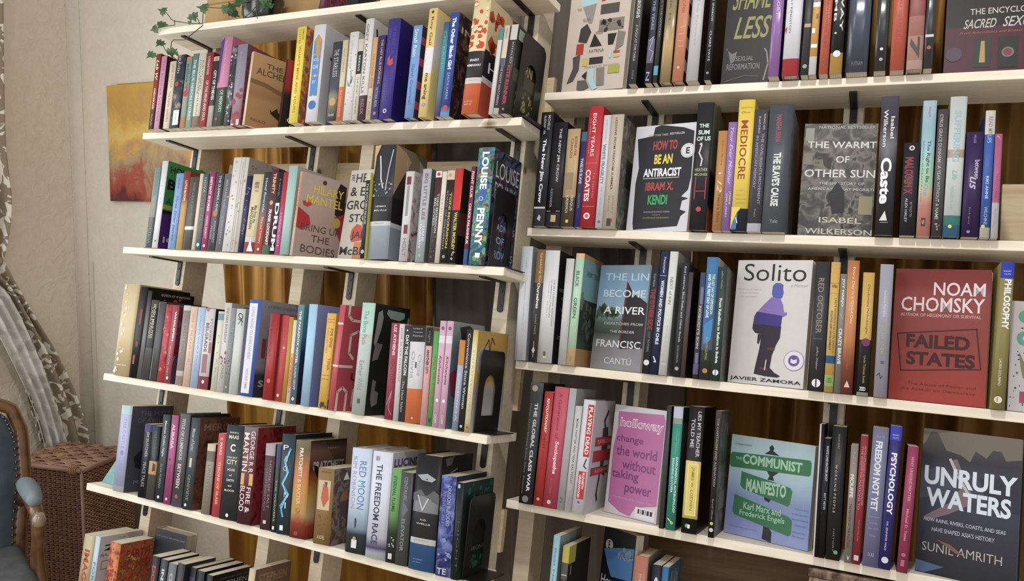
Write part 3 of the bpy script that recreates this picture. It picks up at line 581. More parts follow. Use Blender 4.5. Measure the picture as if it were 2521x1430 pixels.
# ------------------------------------------------------------ the books, row by row
# (crop, left, right at the foot, head x, head y, spine print, cover print, description, spine marks, cover marks, options)
c_, w_, k_ = 'e6dcc8', 'e8e8ec', '16161a'
L1 = [
 ('A', 105, 153, 175, 565, 'B0 8f2c1c,.72 4a2018', '5a1d18', 'rust red paperback with white script', [('/Lab W', .08, .36, .5, .55, c_), ('GEORGE', .46, .74, .5, .35, c_), ('GOLD', .8, .95, .5, .3, 'b79a78')]),
 ('A', 160, 215, 250, 585, 'c78cac', '3c1722', 'thin pink paperback with maroon cover', [('_THE SUMMER VISITORS', .06, .9, .5, .3, '8a5a78')]),
 ('A', 255, 318, 340, 640, 'd6c9b2', 'b9aa92', 'cream paperback lettered in red', [('_JANE WILDER', .05, .4, .55, .35, 'a8453c'), ('_THE PAPER GARDEN', .45, .9, .5, .35, 'a8453c')]),
 ('A', 325, 412, 420, 575, 'N2b2f38,2b2f38,3b4150,a5866a', '20242c', 'black paperback with flowers and white price label', [('_RAVEN', .05, .25, .3, .25, 'c0c0c0'), ('#o', .4, .3, .22, 'a5332f'), ('#r', .76, .96, .3, .95, w_), ('_tales', .8, .93, .62, .2, '666')]),
 ('A', 425, 482, 508, 592, 'B0 c08a50,.05 7c988e,.55 8a9488,.85 b07c40', '5d7068', 'sage green paperback with red bird', [('/willow', .1, .38, .5, .6, '33544c'), ('#o', .52, .5, .42, 'b0302c'), ('#p', [(.3, .44), (.6, .36), (.8, .5)], 'b0302c')]),
 ('A', 486, 545, 565, 562, 'G0 5d7f7f,1 7f9a90', '4c6060', 'teal paperback with white lettering', [('THE BLUE HERON STORIES', .08, .9, .5, .42, 'c9d5cf')]),
 ('A', 548, 622, 625, 562, 'B0 cfc8b4,.85 8a6a58', 'aaa28e', 'ivory paperback with grey capitals', [('_A HISTORY OF WINTER', .08, .55, .35, .22, '6a665a'), ('_EVELYN GREY', .1, .5, .7, .22, '6a665a'), ('_AND THE RIVER PEOPLE', .3, .84, .5, .2, '77705f')]),
 ('A', 632, 700, 735, 548, '952a30', '5e2024', 'crimson paperback with white lettering', [('A THOUSAND DOORS', .05, .3, .4, .34, 'd6b8b4'), ('OF THE MIND AND SOUL', .38, .92, .5, .4, 'd9c0bc')]),
 ('A', 706, 762, 800, 590, 'B0 d8c8a8,.06 35322e,.7 a89f94', '3b3632', 'charcoal paperback with pale foot', [('CITY OF THIEVES', .2, .62, .55, .5, w_), ('#r', .015, .055, .25, .75, 'c0703a')]),
 ('A', 768, 880, 865, 392, 'B0 c37a9c,.57 2e3f30', 'b05a78', 'tall pink and dark green paperback', [('#p', [(0, .05), (.3, .0), (.12, .5), (0, .52)], '40357a'), ('_IN MEMORY OF BIRDS', .05, .5, .5, .12, 'e0b0c8'), ('OF MEMORY', .6, .85, .55, .3, 'b9c4b0'), ('#o', .92, .3, .1, 'b04a3c')]),
 ('A', 884, 946, 960, 485, 'N35353d,3a3a44,8d8894', '4a3c44', 'black paperback with white blossom print', [('#s', .05, .95, .15, .85, 16, .16, 'c9c0bc'), ('#s', .05, .95, .15, .85, 7, .14, '8d6a48')]),
 ('A', 952, 1055, 1045, 470, 'G0 8c8698,.6 8a8494,1 9c4a50', 'N6a3440,8a4650,4b2a34', 'grey mauve book with red petals', [('_Sorrow and Bliss', .1, .55, .5, .2, 'a49aa8'), ('#s', .55, .97, .1, .9, 9, .2, '9a3c44'), ('#r', .93, 1, .1, .9, 'c9bfc0')], {'hb': 1}),
 ('A', 1075, 1150, 1155, 545, 'd9c6a2', 'Gb0 b58d60,.35 b08858,.55 98714a,.62 a98052,1 a57a4c', 'tan desert cover paperback with dark silhouette', [('#s', .1, .9, .2, .8, 9, .1, 'b89a70')],
  [('-THE', .1, .17, .28, .62, '5b4632'), ('-ALCHEMIST', .19, .28, .1, .98, '5b4632'), ('#p', [(0, .36), (.3, .37), (.6, .42), (1, .43), (1, .5), (.6, .48), (.3, .43), (0, .42)], '7d5b3a'), ('#p', [(.45, .7), (.5, .73), (.6, .66), (.63, .72), (.78, .7), (.9, .78), (.95, .9), (.8, .95), (.7, .84), (.48, .76)], '33261c'), ('-PAULO', .88, .92, .1, .4, '6d5234')], {'yw': 20, 't': .012, 'free': 1, 'd': .125}),
 ('A', 1440, 1470, 1600, 620, '401418', 'Ga0 a52c1c,.4 8c2418,.5 1c1414,1 120e10', 'red and black paperback leaning behind tan one', [], [('-ORD', .8, .87, .2, .9, 'cfc8c0'), ('-DIVE', .9, .97, .3, .98, 'cfc8c0'), ('_-the', .73, .76, .4, .7, 'b8b0a8')], {'yw': 28, 't': .012, 'free': 1, 'w': .028, 'd': .1}),
 ('A', 1556, 1648, 1660, 285, 'e2ce3a', 'N6a6458,b03c2c,c09a3c,7d7468', 'bright yellow paperback with orange capitals', [("WHAT'S MINE AND YOURS", .2, .9, .5, .28, 'c8642a'), ('NAIMA COSTE', .03, .14, .7, .18, '8a7a28'), ('_COSTER', .03, .18, .35, .18, '8a7a28')], [('#o', .25, .5, .4, '8a9088'), ('#o', .55, .5, .35, 'b4402c'), ('#o', .8, .5, .35, '54585a')]),
 ('A', 1728, 1850, 1825, 270, 'd3d3d8', 'b2b0b6', 'tall white hardcover with blue crest panels', [('#p', [(.18, .16), (.5, .1), (.82, .16), (.8, .74), (.2, .74)], 'b08a50'), ('#r', .17, .3, .2, .8, '4d86c0'), ('#r', .32, .52, .2, .8, '4d86c0'), ('#r', .54, .73, .2, .8, '4d86c0'), ('#o', .83, .5, .3, '3f6fb0'), ('-NOVEL', .35, .38, .28, .72, 'c5d8ea'), ('-EDEN', .42, .46, .28, .72, 'c5d8ea'), ('-BY', .58, .61, .35, .65, 'c5d8ea')], [('#l', [(.2, .32), (.45, .34), (.5, .38), (.35, .4)], .05, '4a4a4c'), ('#l', [(.6, .12), (.8, .14)], .04, '777')], {'hb': 1}),
 ('A', 1948, 2042, 2030, 440, 'G0 3a3c44,.6 444a55,.7 8a8670,1 3b3e48', '30333b', 'slate paperback with golden moon', [('#o', .76, .5, .36, 'b9975a'), ('THE', .1, .18, .5, .5, 'a8a8b0'), ('STARLESS', .2, .45, .5, .5, 'a8a8b0'), ('-lost', .9, .94, .2, .8, 'b8b8b8')]),
 ('A', 2046, 2100, 2130, 420, 'B0 cbbf9c,.58 d7662a', 'b8ab8c', 'thin cream and orange paperback', [('_GOOD MORNING', .1, .4, .5, .3, 'a8845c'), ('THE ORANGE ROOM', .62, .95, .5, .35, 'e0a080')]),
 ('B', 14, 104, 80, 342, 'd3cfce', 'b3aeac', 'white hardcover with green sprig', [('#s', .04, .96, .1, .9, 16, .05, '55302c'), ('#l', [(.5, .62), (.6, .52), (.5, .44)], .06, '4c6a58'), ('#p', [(.5, .6), (.8, .5), (.7, .58)], '4c6a58'), ('#p', [(.45, .62), (.2, .54), (.3, .62)], '5f7c68'), ('_LITTLE FIRES', .1, .4, .35, .2, 'b8a8a8')], [], {'hb': 1}),
 ('B', 106, 160, 190, 408, 'B0 cfc7b5,.15 22302a,.43 cfc8ba', 'bfb8a8', 'ivory paperback with dark green label', [('SEEDS', .2, .4, .5, .35, 'cfc8b8'), ('THE QUIET GARDENER', .47, .93, .5, .3, '7c766a')]),
 ('B', 165, 258, 250, 205, 'B0 d0ccca,.76 4a2c30', 'b7b0aa', 'tall white hardcover with dark grey capitals', [('GREY KARTON KILLS', .05, .74, .35, .32, '77706e'), ('RELIX', .8, .95, .5, .4, '8a7a76')], [('#l', [(.1, .1), (.15, .24)], .05, '333')], {'hb': 1}),
 ('B', 238, 298, 330, 392, 'B0 cfa366,.5 c29a68,.62 c9b9a0', 'a3805a', 'tan paperback with worn gold head', [('THE GOLDEN STATE', .2, .62, .5, .4, 'a8683c'), ('_R. ADLER', .72, .95, .5, .35, '8a7a62')]),
 ('B', 302, 376, 395, 372, 'B0 34306a,.6 3a3468,.9 43408c', '28245a', 'navy paperback with gold title', [('THE LAST BLUE MORNING', .05, .58, .62, .3, 'd2a03c'), ('VICTORIA REDEL', .62, .86, .5, .35, '9a96b8'), ('#o', .93, .5, .18, 'c07a3c')]),
 ('B', 385, 512, 495, 205, '3c2e84', '1c145c', 'large violet hardcover with red flame emblem', [('_THE MIDNIGHT CLAN', .08, .36, .65, .22, '5c4ea6'), ('_SAINT AGNES', .1, .34, .3, .2, '5c4ea6'), ('#p', [(.3, .4), (.45, .37), (.5, .42), (.7, .4), (.78, .46), (.55, .48), (.3, .46)], 'b04a4a'), ('_SOPHIA BLACK', .55, .83, .4, .25, '5c4ea6'), ('#o', .925, .5, .15, 'c8c8e0'), ('#o', .925, .5, .08, '3c2e84')], [('#s', .1, .9, .1, .9, 8, .02, '2a2270')], {'hb': 1}),
 ('B', 652, 745, 755, 272, '7097cc', 'B0 30283c,.12 a03c4c,.2 30283c,.35 a03c4c,.43 30283c,.6 a03c4c,.68 30283c,.82 a03c4c,.9 30283c', 'light blue hardcover with white title', [('Small Rain', .04, .34, .45, .4, 'c8dcf0'), ('Garth Greenwell', .42, .86, .45, .32, '4c70ac')], [], {'hb': 1}),
 ('B', 795, 882, 900, 97, 'B0 dbbd6c,.36 d8d5d8,.6 dcc474', 'G0 d8b868,.4 d8d5d8,.6 dcc474,1 dcc474', 'pale yellow hardcover with white middle band', [('Roy Gail', .08, .34, .5, .42, '6a5a38'), ('#o', .035, .5, .15, '4a3c28'), ('me aning', .6, .84, .5, .5, '3a3430'), ('#o', .89, .5, .2, '7a98b8'), ('#s', .37, .6, .1, .9, 8, .04, 'c09ca0')], [('*TYPE', .62, .99, .6, .55, '2a2440'), ('#o', .5, .85, .2, '2a2c44'), ('#r', .1, .18, .3, .9, 'd8d5cc')], {'hb': 1}),
 ('B', 962, 1018, 1078, 232, 'G0 2f5c80,.3 3f8f95,.7 4a7c98,1 5a4080', '3c4a80', 'teal and violet paperback', [('_OCEANS', .1, .5, .5, .4, '5ab0b0')]),
 ('B', 1022, 1115, 1140, 135, 'G0 2c4c9c,.9 2c3f88,.97 6fa8dc', 'N1c161c,2a1c20,6a4438', 'blue paperback with bold white title', [('*The Other Black Girl', .05, .55, .5, .42, w_), ('_ZAKIYA HARRIS', .58, .84, .5, .25, 'a8b8d8'), ('#o', .92, .5, .26, 'c0402c')], [('#o', .32, .8, .35, '6a4438'), ('#o', .5, .75, .3, '7d5a50'), ('#r', .56, .7, .5, .75, '9a7a70'), ('-IN', .12, .18, .1, .5, 'b89a90')]),
 ('B', 1240, 1410, 1372, 2, 'B0 d8c494,.46 28262a,.69 cfc8c8,.74 cc5c28', 'B0 cdb88a,.44 1f1e22,.67 c0b8b8,.72 a8442a', 'thick orange hardcover with red flower art and black band', [('#s', .0, .45, .03, .97, 22, .16, 'b8401c'), ('#s', .0, .45, .03, .97, 12, .1, 'd9c8a0'), ('-ERNEST', .53, .55, .2, .75, w_), ('-HEMINGWAY', .575, .595, .06, .9, w_), ('_-LIBRARY', .705, .72, .1, .85, 'bbb'), ('_-A NOVEL', .89, .905, .15, .65, 'e8b090'), ('_-AND ME', .915, .93, .15, .6, 'e8b090')], [('#s', .0, .42, .03, .97, 26, .09, 'b03c1c'), ('_-HE', .53, .62, .15, .75, w_), ('-The', .85, .88, .3, .7, 'd88a68')], {'hb': 1, 'd': .14, 'w': -.03}),
 ('B', 1522, 1568, 1650, 300, 'B0 4a8c8c,.13 c9c6c4', 'a8a4a0', 'thin white paperback with teal head', []),
 ('B', 1572, 1626, 1695, 268, 'B0 c9bca8,.37 55586a,.45 3a3338,.93 c9c0b8', '6a6460', 'dark paperback with cream head', [('_MANKIND', .03, .15, .5, .4, '8a7a60'), ('THE NIGHT WATCHMAN', .45, .9, .5, .45, '9a8f98')]),
 ('B', 1634, 1706, 1752, 262, 'B0 c3c0b8,.17 3a3438,.5 33282c', '28262a', 'black paperback with dull red title', [('*KITE RUNNER', .46, .9, .5, .5, 'a03848'), ('_KHALED', .2, .44, .6, .25, 'b8b0a8'), ('#o', .95, .5, .14, '8a8488')]),
 ('B', 1708, 1724, 1860, 300, '1b1a1c', 'B0 8f9a8c,.12 15130f,.45 4a4a34,.6 33321f,1 1b1a14', 'black book held by bookend at the end', [('_RITUAL', .2, .7, .5, .3, '4a4640')], [('-ORN', .33, .45, .2, .62, 'b89a6a'), ('#s', .62, .95, .15, .85, 26, .05, '8a8450'), ('#s', .62, .95, .15, .85, 14, .04, '4a5a40')]),
]
L2 = [
 ('E', 72, 135, 185, 312, 'B0 7c9896,.4 8a8c84,.62 5c5d60', '4a5254', 'slim teal and grey paperback', [('SALT HOUSES', .05, .35, .5, .4, '5a7a78'), ('_MARIA ORTEGA', .5, .95, .5, .35, '8c8c8e')]),
 ('E', 140, 200, 245, 240, 'd6d6db', 'B0 2f7a3c,.56 16161a,.6 4a2060,1 4a2060', 'tall white spined paperback with green and purple cover', [('_HOUSE', .2, .5, .5, .2, 'c4c4c8'), ('#o', .92, .5, .12, '555')], [('-HOUSE', .05, .13, .08, .7, k_), ('*-B', .2, .32, .05, .25, k_), ('-A', .42, .49, .06, .2, '123c1c'), ('-OF', .7, .77, .3, .6, 'a890b8'), ('-ICE', .86, .93, .1, .6, 'b8a8c0'), ('#r', .5, .55, .0, .5, '8a9a3c')]),
 ('E', 305, 382, 405, 368, '7ea2ce', '5c7ca8', 'sky blue paperback with script title', [('/Three Sister Secrets', .3, .9, .5, .32, '3c5c90'), ('/Anna', .05, .2, .5, .3, '5c68a8')]),
 ('E', 388, 452, 495, 345, 'G0 8a3428,.35 9a4a34,.45 b98a50,1 c29a50', '7a2c20', 'rust and gold paperback', [('*LOTUS BLOOM', .12, .38, .5, .34, 'e0c8b0')]),
 ('E', 456, 548, 535, 405, 'B0 55524e,.68 e0e0e0,.73 55524e', '3f3c38', 'charcoal paperback with white label band', [('_THE LAST HOTEL', .08, .6, .55, .2, '8a8680')]),
 ('E', 550, 584, 640, 370, 'd6c6a4', 'c0b08e', 'thin cream paperback between grey ones', []),
 ('E', 586, 642, 672, 372, 'G0 33647a,.2 66706f,.8 5c6c72,1 33647a', '1b2028', 'blue grey paperback with red lettering', [('BIRDS OF A FEATHER', .3, .85, .45, .42, '8a4048'), ('_NOVA', .05, .25, .5, .4, 'b0a888'), ('#o', .93, .5, .25, 'bfd0d8')]),
 ('E', 648, 708, 765, 356, 'a03264', '5c2040', 'magenta paperback with white title', [('*DISTANT SHORES', .06, .5, .45, .4, 'e4c8d4'), ('NORMA BARRETT', .56, .85, .5, .4, 'd8b0c4'), ('#o', .94, .5, .2, 'd8b0c4')]),
 ('E', 712, 792, 815, 366, '4b4a50', '37363c', 'dark grey paperback with orange figure', [('THE SUMMER LANE', .03, .5, .6, .3, 'b8b8b8'), ('#o', .52, .5, .3, 'b06a40'), ('ELENA FERRY', .62, .9, .65, .25, '9a9a9a'), ('ANDERS', .68, .85, .3, .22, '9a9a9a')]),
 ('E', 796, 866, 890, 372, '6c6e75', '55565c', 'mid grey paperback', [('BREATH AND BONES', .08, .45, .5, .28, '9c9ca4'), ('JOHN MARSH', .55, .9, .5, .28, '9c9ca4'), ('#o', .3, .9, .12, 'c09a3c')]),
 ('E', 868, 1028, 1000, 205, 'Gd0 d4d0cc,.5 cfcac4,1 dad6d0', '8f867c', 'thick silver jacketed hardcover with bird motifs', [('#s', .04, .96, .12, .4, 16, .055, '8a8c94'), ('#s', .04, .96, .62, .95, 10, .05, '9a8c80'), ('#l', [(.55, 0), (.56, 1)], .03, 'a8a0a8'), ('#l', [(.68, .05), (.66, .98)], .025, 'b8a070'), ('#l', [(.8, 0), (.82, 1)], .03, '9a948c')], [('#s', .02, .2, .05, .9, 12, .02, '6a625a'), ('#o', .08, .1, .02, 'b0302c')], {'hb': 1, 'd': .135}),
 ('E', 1030, 1084, 1140, 392, '20224a', '1a1a30', 'thin midnight blue paperback', [('#s', .1, .9, .1, .9, 9, .12, '7d80a0'), ('_N I G H T', .15, .8, .5, .3, '5c609a')]),
 ('E', 1088, 1198, 1185, 376, 'B0 d2c096,.8 d8cfc8,.86 9c4a4c', 'a89468', 'straw coloured paperback with red foot', [('WEN FU', .1, .16, .45, .4, '6a6048'), ('-WILD', .1, .13, .3, .7, '5a5240'), ('-LIFE', .15, .18, .3, .7, '5a5240'), ('_-saga', .2, .23, .35, .7, '7a7258'), ('Men From the', .4, .62, .65, .28, '5c5440'), ('MANDARIN', .42, .7, .35, .28, '5c5440'), ('#p', [(.3, .98), (.6, .8), (.7, .9), (.9, .98)], 'd8d0cc')]),
 ('E', 1202, 1276, 1320, 352, 'G0 34383e,.4 4a5058,.6 8a6460,.68 b0442c,1 b4504a', '22242a', 'slate and red paperback with serif title', [('Hotel Riverside', .08, .5, .5, .32, 'c0c0c0'), ('Time and Territory', .55, .88, .5, .4, 'd8b8b0'), ('#o', .95, .5, .15, 'e0d0c8')]),
 ('E', 1280, 1352, 1400, 322, 'B0 5c2c38,.9 5c7c60', '33202a', 'maroon paperback with yellow and white lettering', [('*TRINITY', .05, .3, .55, .42, 'd8b070'), ('#o', .4, .5, .25, 'b0a050'), ('*FRANK LOCKHART', .48, .9, .5, .4, 'e0d8dc')]),
 ('E', 1356, 1408, 1455, 352, '1d1b1f', '151517', 'black paperback with very large white capitals', [('*DRUM', .38, .96, .5, .78, 'd8d8dc'), ('_A NOVEL', .08, .3, .5, .3, '8a8a8c')]),
 ('E', 1410, 1458, 1492, 356, 'G0 b02c38,.4 a83050,.6 b8487c,1 bc5088', '80203a', 'red to pink paperback', [('_HANA KIM', .5, .9, .5, .4, 'd898b8')]),
 ('E', 1462, 1552, 1542, 290, '9dbeb8', 'a8a8a6', 'pale aqua hardcover without lettering', [], [], {'hb': 1}),
 ('E', 1568, 1620, 1655, 348, 'G0 d0a070,.4 b86a48,.6 cfae90,1 cfc2b0', 'G0 b4a09a,.3 b59e98,.6 ae8f8a,1 a3908a', 'portrait cover paperback with yellow name and grey title', [('HILARY', .2, .45, .5, .5, 'd8b060'), ('MANTEL', .48, .7, .5, .5, 'c8a080')],
  [('#p', [(0, .42), (.25, .5), (.3, .6), (.1, .68), (0, .66)], 'a8242c'), ('#p', [(.85, .03), (1, .06), (1, .5), (.8, .42), (.78, .15)], '2a1c20'), ('#p', [(.8, .45), (1, .4), (1, .75), (.85, .6)], '9a2228'), ('#p', [(.07, .34), (.18, .33), (.3, .35), (.2, .4), (.1, .39)], 'b03c38'), ('#o', .07, .5, .045, '5a3430'), ('-HILARY', .12, .22, .28, .95, 'dcc03c'), ('-MANTEL', .25, .35, .15, .95, 'dcc03c'), ('#o', .52, .85, .1, 'b09a48'), ('_-BRING UP', .6, .68, .1, .95, '4a403e'), ('_-THE', .72, .8, .35, .75, '4a403e'), ('_-BODIES', .85, .94, .15, .9, '4a403e')], {'yw': 17, 't': .01, 'free': 1, 'd': .12}),
 ('F', 'F', 38, 330, 155, 392, 'b8b0a6', 'a09a92', 'grey grocery cover with brush capitals and red figure', [('-THE', .05, .12, .05, .16, k_), ('-HEA', .04, .14, .22, .85, '2a2826'), ('-& EA', .19, .29, .1, .85, '2a2826'), ('-GRO', .34, .44, .04, .75, '2a2826'), ('-STO', .49, .58, .2, .85, '2a2826'), ('#p', [(.35, .66), (.5, .6), (.65, .62), (.75, .7), (.72, .78), (.4, .8), (.32, .74)], 'b84430'), ('#r', .8, 1, .5, .98, 'b87848'), ('-JAM', .68, .78, .36, .9, '2a2826'), ('-McBR', .85, .94, .04, .95, '2a2826')], {'wl': .05, 'wr': .035, 't': .022}),
 ('F', 262, 302, 330, 425, 'B0 cfc6b0,.08 2b2b29', 'd3cb4c', 'slim black paperback with yellow cover edge', [('THE KITCHEN HOUSE', .12, .6, .5, .5, 'b8b8b4'), ('#o', .92, .5, .4, '9ab0b0')], [], {'w': -.012}),
 ('F', 332, 532, 420, 157, 'B0 33363c,.46 252529,.67 d0d0d4,.71 9ca9b6', 'B0 6f6455,.2 2c2a2c,.46 1a1a1c,.68 b8b8bc,.72 7c8896', 'thick hardcover with waterfall art, black band and pale blue foot', [('#l', [(.3, .1), (.36, .2), (.4, .3), (.52, .38)], .06, 'c8c8cc'), ('#l', [(.9, .05), (.75, .22), (.65, .4)], .05, 'a8a8ac'), ('#p', [(0, 0), (.3, 0), (.1, .1), (.05, .25), (0, .3)], 'b8966c'), ('#s', .32, .46, .05, .95, 20, .05, '8a8c90'), ('-HERMAN', .535, .55, .25, .75, 'c8c8c8'), ('-MELVILLE', .57, .585, .2, .8, 'c8c8c8'), ('_-LIBRARY', .685, .695, .2, .7, '999')], [('#p', [(0, 0), (.3, .03), (.5, .1), (.2, .3), (0, .45)], 'a08460'), ('#l', [(.35, .1), (.45, .25)], .03, '9a9a9a'), ('#p', [(.75, .05), (1, .1), (1, .4), (.8, .3)], '8a8680'), ('-MOBY', .6, .66, .4, .95, 'c8c8c8')], {'hb': 1, 'd': .14}),
 ('F', 640, 722, 715, 407, 'c9c7ca', 'N8a3c44,b8b4b6,c4c0c2', 'white paperback with dark red blots', [('#r', .06, .15, .2, .7, '6a2830'), ('#r', .16, .5, .3, .6, '8a8a88'), ('#r', .6, .7, .3, .75, '7a3038'), ('HOLT', .75, .95, .5, .4, '777')]),
 ('F', 798, 884, 890, 383, 'a4afb4', '5c6064', 'pale blue grey paperback with red title', [('BIG LITTLE LIES', .05, .55, .5, .38, 'a03c4c'), ('LIANE', .62, .78, .68, .25, 'd8dcdc'), ('MORIARTY', .6, .86, .35, .25, 'd8dcdc'), ('#o', .93, .5, .15, '7ab0a8')]),
 ('F', 928, 988, 1005, 404, 'B0 e0dcdc,.07 4a2a30,.28 4a4444', '3a3434', 'dark brown paperback with white label at its head', [('#o', .035, .5, .25, 'b0302c'), ('TONI MORRISON', .25, .68, .7, .35, 'c8c0b8'), ('BELOVED', .3, .6, .3, .3, 'c8c0b8'), ('#s', .7, .98, .1, .9, 8, .2, '5c4c44')]),
 ('F', 990, 1036, 1075, 408, 'd7cfc0', 'b8b0a0', 'narrow cream paperback', [('_THE BLUEST EYE', .25, .55, .5, .3, 'a07070')]),
 ('F', 1038, 1112, 1120, 398, 'B0 d0c4a8,.1 26241f', '201f1c', 'black paperback with cream head and gold name', [('#o', .05, .4, .2, 'c08a5c'), ('SONG OF SOLOMON', .22, .85, .28, .24, '8a8680'), ('*TONI MORRISON', .24, .84, .7, .3, 'c0983c'), ('#o', .93, .5, .2, '8a8680')]),
 ('F', 1114, 1192, 1202, 378, 'B0 c52a26,.44 1d1b1c', 'B0 221c18,.46 5c3024,.7 1c1618', 'red and black paperback with yellow author name', [('*WALTER MOSLEY', .46, .86, .55, .4, 'c8b440'), ('#s', .88, .96, .2, .8, 4, .15, '9a9a98')], [('-VINTAGE', .12, .2, .2, .9, '5c6040'), ('#o', .4, .6, .1, '3c3c28')]),
 ('F', 1268, 1308, 1368, 358, 'B0 72283c,.84 3c6ca8', '40304c', 'thin wine red paperback with white capitals', [('*FIGHT CLUB', .05, .32, .5, .6, 'd8b8c0'), ('*CHUCK PALAHNIUK', .38, .8, .5, .6, 'd8c8d0')]),
 ('F', 1322, 1480, 1420, 178, 'N2c4440,3f9a70,4c5c8c,3c8c98,8a9a50,50405c', 'N243c28,23233c,5c2c34,2c5c78,15151c', 'tall jungle patterned hardcover with bold white name', [('#s', .02, .9, .02, .98, 16, .16, '3c5c9c'), ('#s', .3, .95, .02, .98, 14, .13, '8a9a40'), ('#s', .0, .3, .02, .98, 9, .15, '6c5448'), ('#s', .5, .98, .02, .98, 12, .13, '3c9c84'), ('*LOUISE', .04, .36, .52, .42, w_), ('*PENNY', .52, .84, .52, .46, w_), ('-o', .42, .46, .3, .6, '9ab0b8'), ('#r', .9, .94, .4, .7, w_), ('#p', [(.1, .4), (.9, .32), (.5, .5)], '3c5ca0')], [('_-LOUISE', .1, .24, .1, .95, 'b8c8b8'), ('_-PENNY', .28, .42, .1, .85, 'a8b0b8'), ('-MADNESS', .62, .68, .15, .95, '8aa0c0'), ('-OF', .73, .79, .3, .6, '8aa0c0'), ('-CROWDS', .85, .92, .1, .95, '8aa0c0'), ('#o', .56, .3, .06, 'c08a4c')], {'hb': 1, 'd': .135}),
]
